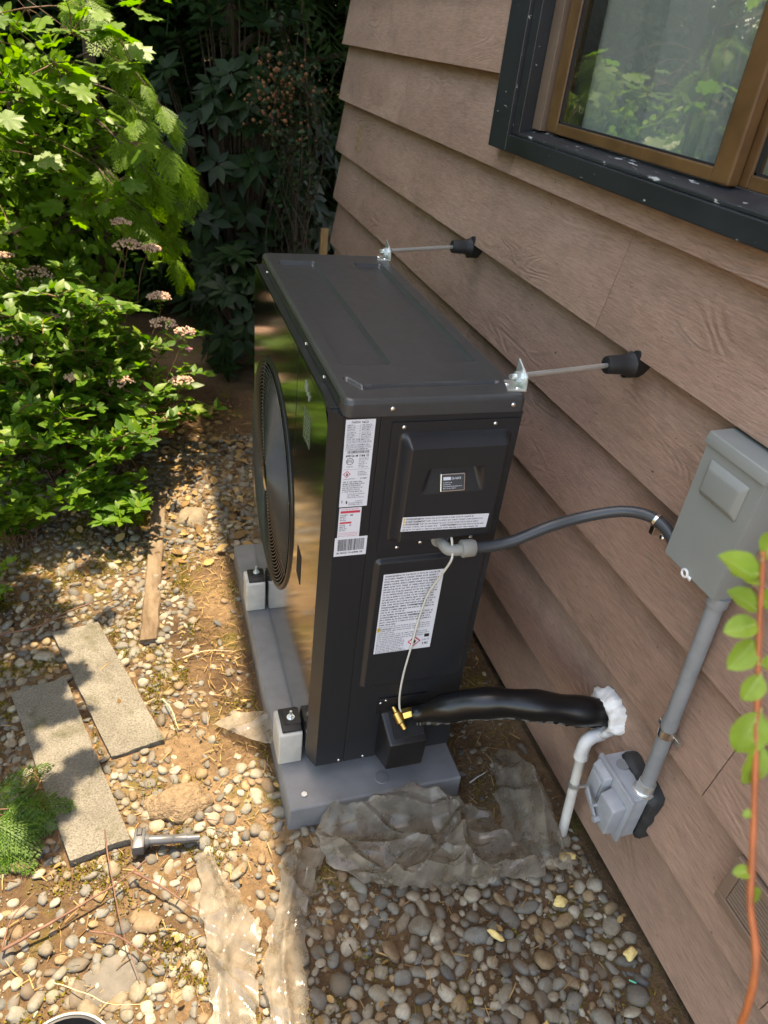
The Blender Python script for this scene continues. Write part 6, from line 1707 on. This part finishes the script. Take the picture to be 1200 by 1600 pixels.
# dense evergreen backdrop ---------------------------------------
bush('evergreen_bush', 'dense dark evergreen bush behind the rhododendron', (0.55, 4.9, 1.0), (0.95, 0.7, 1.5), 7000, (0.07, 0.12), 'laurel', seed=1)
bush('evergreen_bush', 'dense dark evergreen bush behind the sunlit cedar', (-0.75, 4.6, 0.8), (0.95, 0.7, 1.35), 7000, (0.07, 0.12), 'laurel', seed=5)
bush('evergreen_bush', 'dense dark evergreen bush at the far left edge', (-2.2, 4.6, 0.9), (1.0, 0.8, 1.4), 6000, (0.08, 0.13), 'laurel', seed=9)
bush('added_shade_tree', 'added tree with an unseen crown that shades the rhododendron', (0.25, 4.25, 3.1), (1.35, 0.9, 0.85), 9000, (0.08, 0.13), 'deepleaf', cat='tree', seed=31)  # crown added above the view to shade the shrubs at the back
bush('evergreen_bush', 'dark bush behind the house corner', (1.9, 5.2, 1.0), (1.0, 0.8, 1.5), 5000, (0.08, 0.13), 'laurel', seed=12)
# tall conifers beyond, shading the hedge
def conifer(x, y, h_, r_, n_, label):
    e = empty('conifer_tree', (x, y, ZG), label, 'tree', 'tall conifers behind the shrubs')
    MB().tube([(x, y, ZG - .3), (x + .03, y, h_ * .5), (x, y, h_)], [0.16, 0.10, 0.02], 12).build('trunk', MAT['bark'], e, smooth=True)
    t = rng.uniform(0.0, 1, n_) ** 1.2; z_ = 0.6 + (h_ - 0.6) * t; a = rng.uniform(0, 6.28, n_); R_ = r_ * (1 - t) ** 0.8 + 0.15; q = R_ * rng.uniform(0.25, 1.0, n_) ** 0.6
    P = np.stack([x + q * np.cos(a), y + q * np.sin(a), z_ - q * 0.25], 1)
    V, F = scatter(SSP, SSP_F, P, np.stack([np.cos(a), np.sin(a), rng.uniform(-.9, -.1, n_)], 1) + rng.normal(0, .3, (n_, 3)), np.tile((0, 0, 1.), (n_, 1)) + rng.normal(0, .3, (n_, 3)), rng.uniform(.28, .5, n_))
    npmesh('crown', V, F, MAT['conifer'], e); return e
conifer(0.75, 6.1, 9.5, 2.1, 8000, 'tall conifer rising behind the evergreen bush on the right')
conifer(-1.1, 6.2, 9.5, 2.1, 8000, 'tall conifer rising behind the cedar')
conifer(-4.2, 6.6, 7.0, 1.7, 4000, 'tall conifer far off on the left')
conifer(3.0, 6.4, 9.0, 1.9, 4500, 'tall conifer hidden mostly by the house corner')
# sunlit broadleaf growth along the left boundary (seen in reflections)
bush('broadleaf_tree', 'broadleaf tree along the left boundary, mirrored in the window', (-2.9, 2.4, 2.0), (0.9, 1.4, 2.3), 12000, (0.07, 0.12), 'deepleaf', cat='tree', seed=21, T=LOBED, TF=LOBED_T)
bush('broadleaf_tree', 'second broadleaf tree on the left boundary nearer the camera', (-3.1, 0.0, 1.9), (0.9, 1.4, 2.2), 9000, (0.07, 0.12), 'deepleaf', cat='tree', seed=25, T=LOBED, TF=LOBED_T)

# fern-like cedar seedling at the left ---------------------------
cs_ = empty('cedar_seedling', (-0.79, 0.08, ZG), 'small bright cedar seedling leaning over the long slab', 'plant')
anch = []; paths = []
for k in range(11):
    a = random.uniform(-0.95, 0.8); ln = random.uniform(0.06, 0.16)
    p0 = Vector((-0.785 + random.gauss(0, .02), 0.08 + random.gauss(0, .07), ZG + random.uniform(0.04, 0.085))); anch.append((p0, (math.cos(a), math.sin(a) * .8, random.uniform(-.25, .15))))
    paths.append([Vector((-0.84, 0.08, ZG)), p0.lerp(Vector((-0.84, .08, ZG + .1)), .4), p0])
V, F = spray_set(anch, 'cedar', cs_, (0.10, 0.165)); npmesh('foliage', V, F, MAT['seedling'], cs_); stems_mesh(paths, 0.003, 'stems', MAT['twig'], cs_)

# foreground shoot close to the camera ---------------------------
fs = empty('leafy_shoot', (0.085, -1.16, ZG), 'leafy shoot with orange stem close to the camera on the right', 'plant')
SHX = Vector((-0.008, 0, 0))
stem = spline([(0.085, -1.16, ZG - .05), (0.088, -1.13, 0.5), (0.095, -1.083, 1.03), (0.112, -1.02, 1.14), (0.128, -0.955, 1.235), (0.138, -0.905, 1.31), (0.142, -0.872, 1.37)], 8); stem = [p + SHX for p in stem]
MB().tube(stem, [(0.0036 - 0.0018 * i / len(stem)) * (1 + 0.12 * noise.noise(Vector((i * 0.9, 0, 0)))) + (0.0006 if i % 5 == 0 else 0) for i in range(len(stem))], 12).build('stem', MAT['redstem'], fs, smooth=True)
LV = [((0.139, -0.893, 1.325), (0.117, -0.878, 1.340), 1.0), ((0.140, -0.884, 1.346), (0.112, -0.860, 1.366), 1.0), ((0.140, -0.880, 1.352), (0.120, -0.868, 1.350), 1.1), ((0.138, -0.900, 1.316), (0.108, -0.897, 1.311), 1.1), ((0.137, -0.905, 1.302), (0.110, -0.917, 1.284), 1.1), ((0.135, -0.925, 1.283), (0.120, -0.934, 1.262), 0.9),
      ((0.132, -0.942, 1.258), (0.113, -0.955, 1.222), 1.05), ((0.129, -0.955, 1.236), (0.119, -0.975, 1.203), 0.9), ((0.114, -1.012, 1.150), (0.098, -1.01, 1.150), .6), ((0.112, -1.02, 1.14), (0.120, -1.03, 1.122), .55), ((0.120, -0.985, 1.19), (0.112, -0.985, 1.185), .5),
      ((0.141, -0.875, 1.365), (0.165, -0.86, 1.38), 1.0), ((0.139, -0.89, 1.33), (0.168, -0.89, 1.33), 1.0), ((0.136, -0.92, 1.29), (0.166, -0.93, 1.285), 1.0), ((0.131, -0.95, 1.245), (0.160, -0.955, 1.235), 1.0)]
for (a, b_, s_) in LV:
    a = Vector(a) + SHX; b_ = Vector(b_) + SHX; d_ = (b_ - a) * 0.88
    nn = -(fwd) * 0.8 + Vector((random.gauss(0, .3), random.gauss(0, .3), 0.5 + random.gauss(0, .2)))
    GR = []; n1 = 10
    for i in range(n1 + 1):
        t = i / n1; w_ = 0.34 * (math.sin(math.pi * min(1, t * 0.98 + 0.015)) ** 0.62)
        for q in (-1, -.5, 0, .5, 1): GR.append((q * w_, t, 0.22 * abs(q) * w_ * 2 - 0.20 * t * t + 0.02 * math.sin(t * 17 + q * 3 + s_ * 40)))
    Fq = [(i * 5 + k, i * 5 + k + 1, (i + 1) * 5 + k + 1, (i + 1) * 5 + k) for i in range(n1) for k in range(4)]
    V, F = scatter(np.array(GR), Fq, np.array([tuple(a)]), np.array([tuple(d_)]), np.array([tuple(nn)]), np.array([d_.length * 1.05]), np.array([1.0 + .15 * random.random()]))
    lf = npmesh('leaf', V, F, MAT['lime'], fs, smooth=True)
    mid = [Vector(V[i * 5 + 2]) + Vector(nn).normalized() * 0.0002 for i in range(n1 + 1)]
    MB().tube([a.lerp(mid[0], 0.0) - d_ * 0.10] + mid, [0.0006] + [0.0005 * (1 - 0.8 * i / n1) for i in range(n1 + 1)], 5).build('midrib', MAT['limerib'], lf, smooth=True)
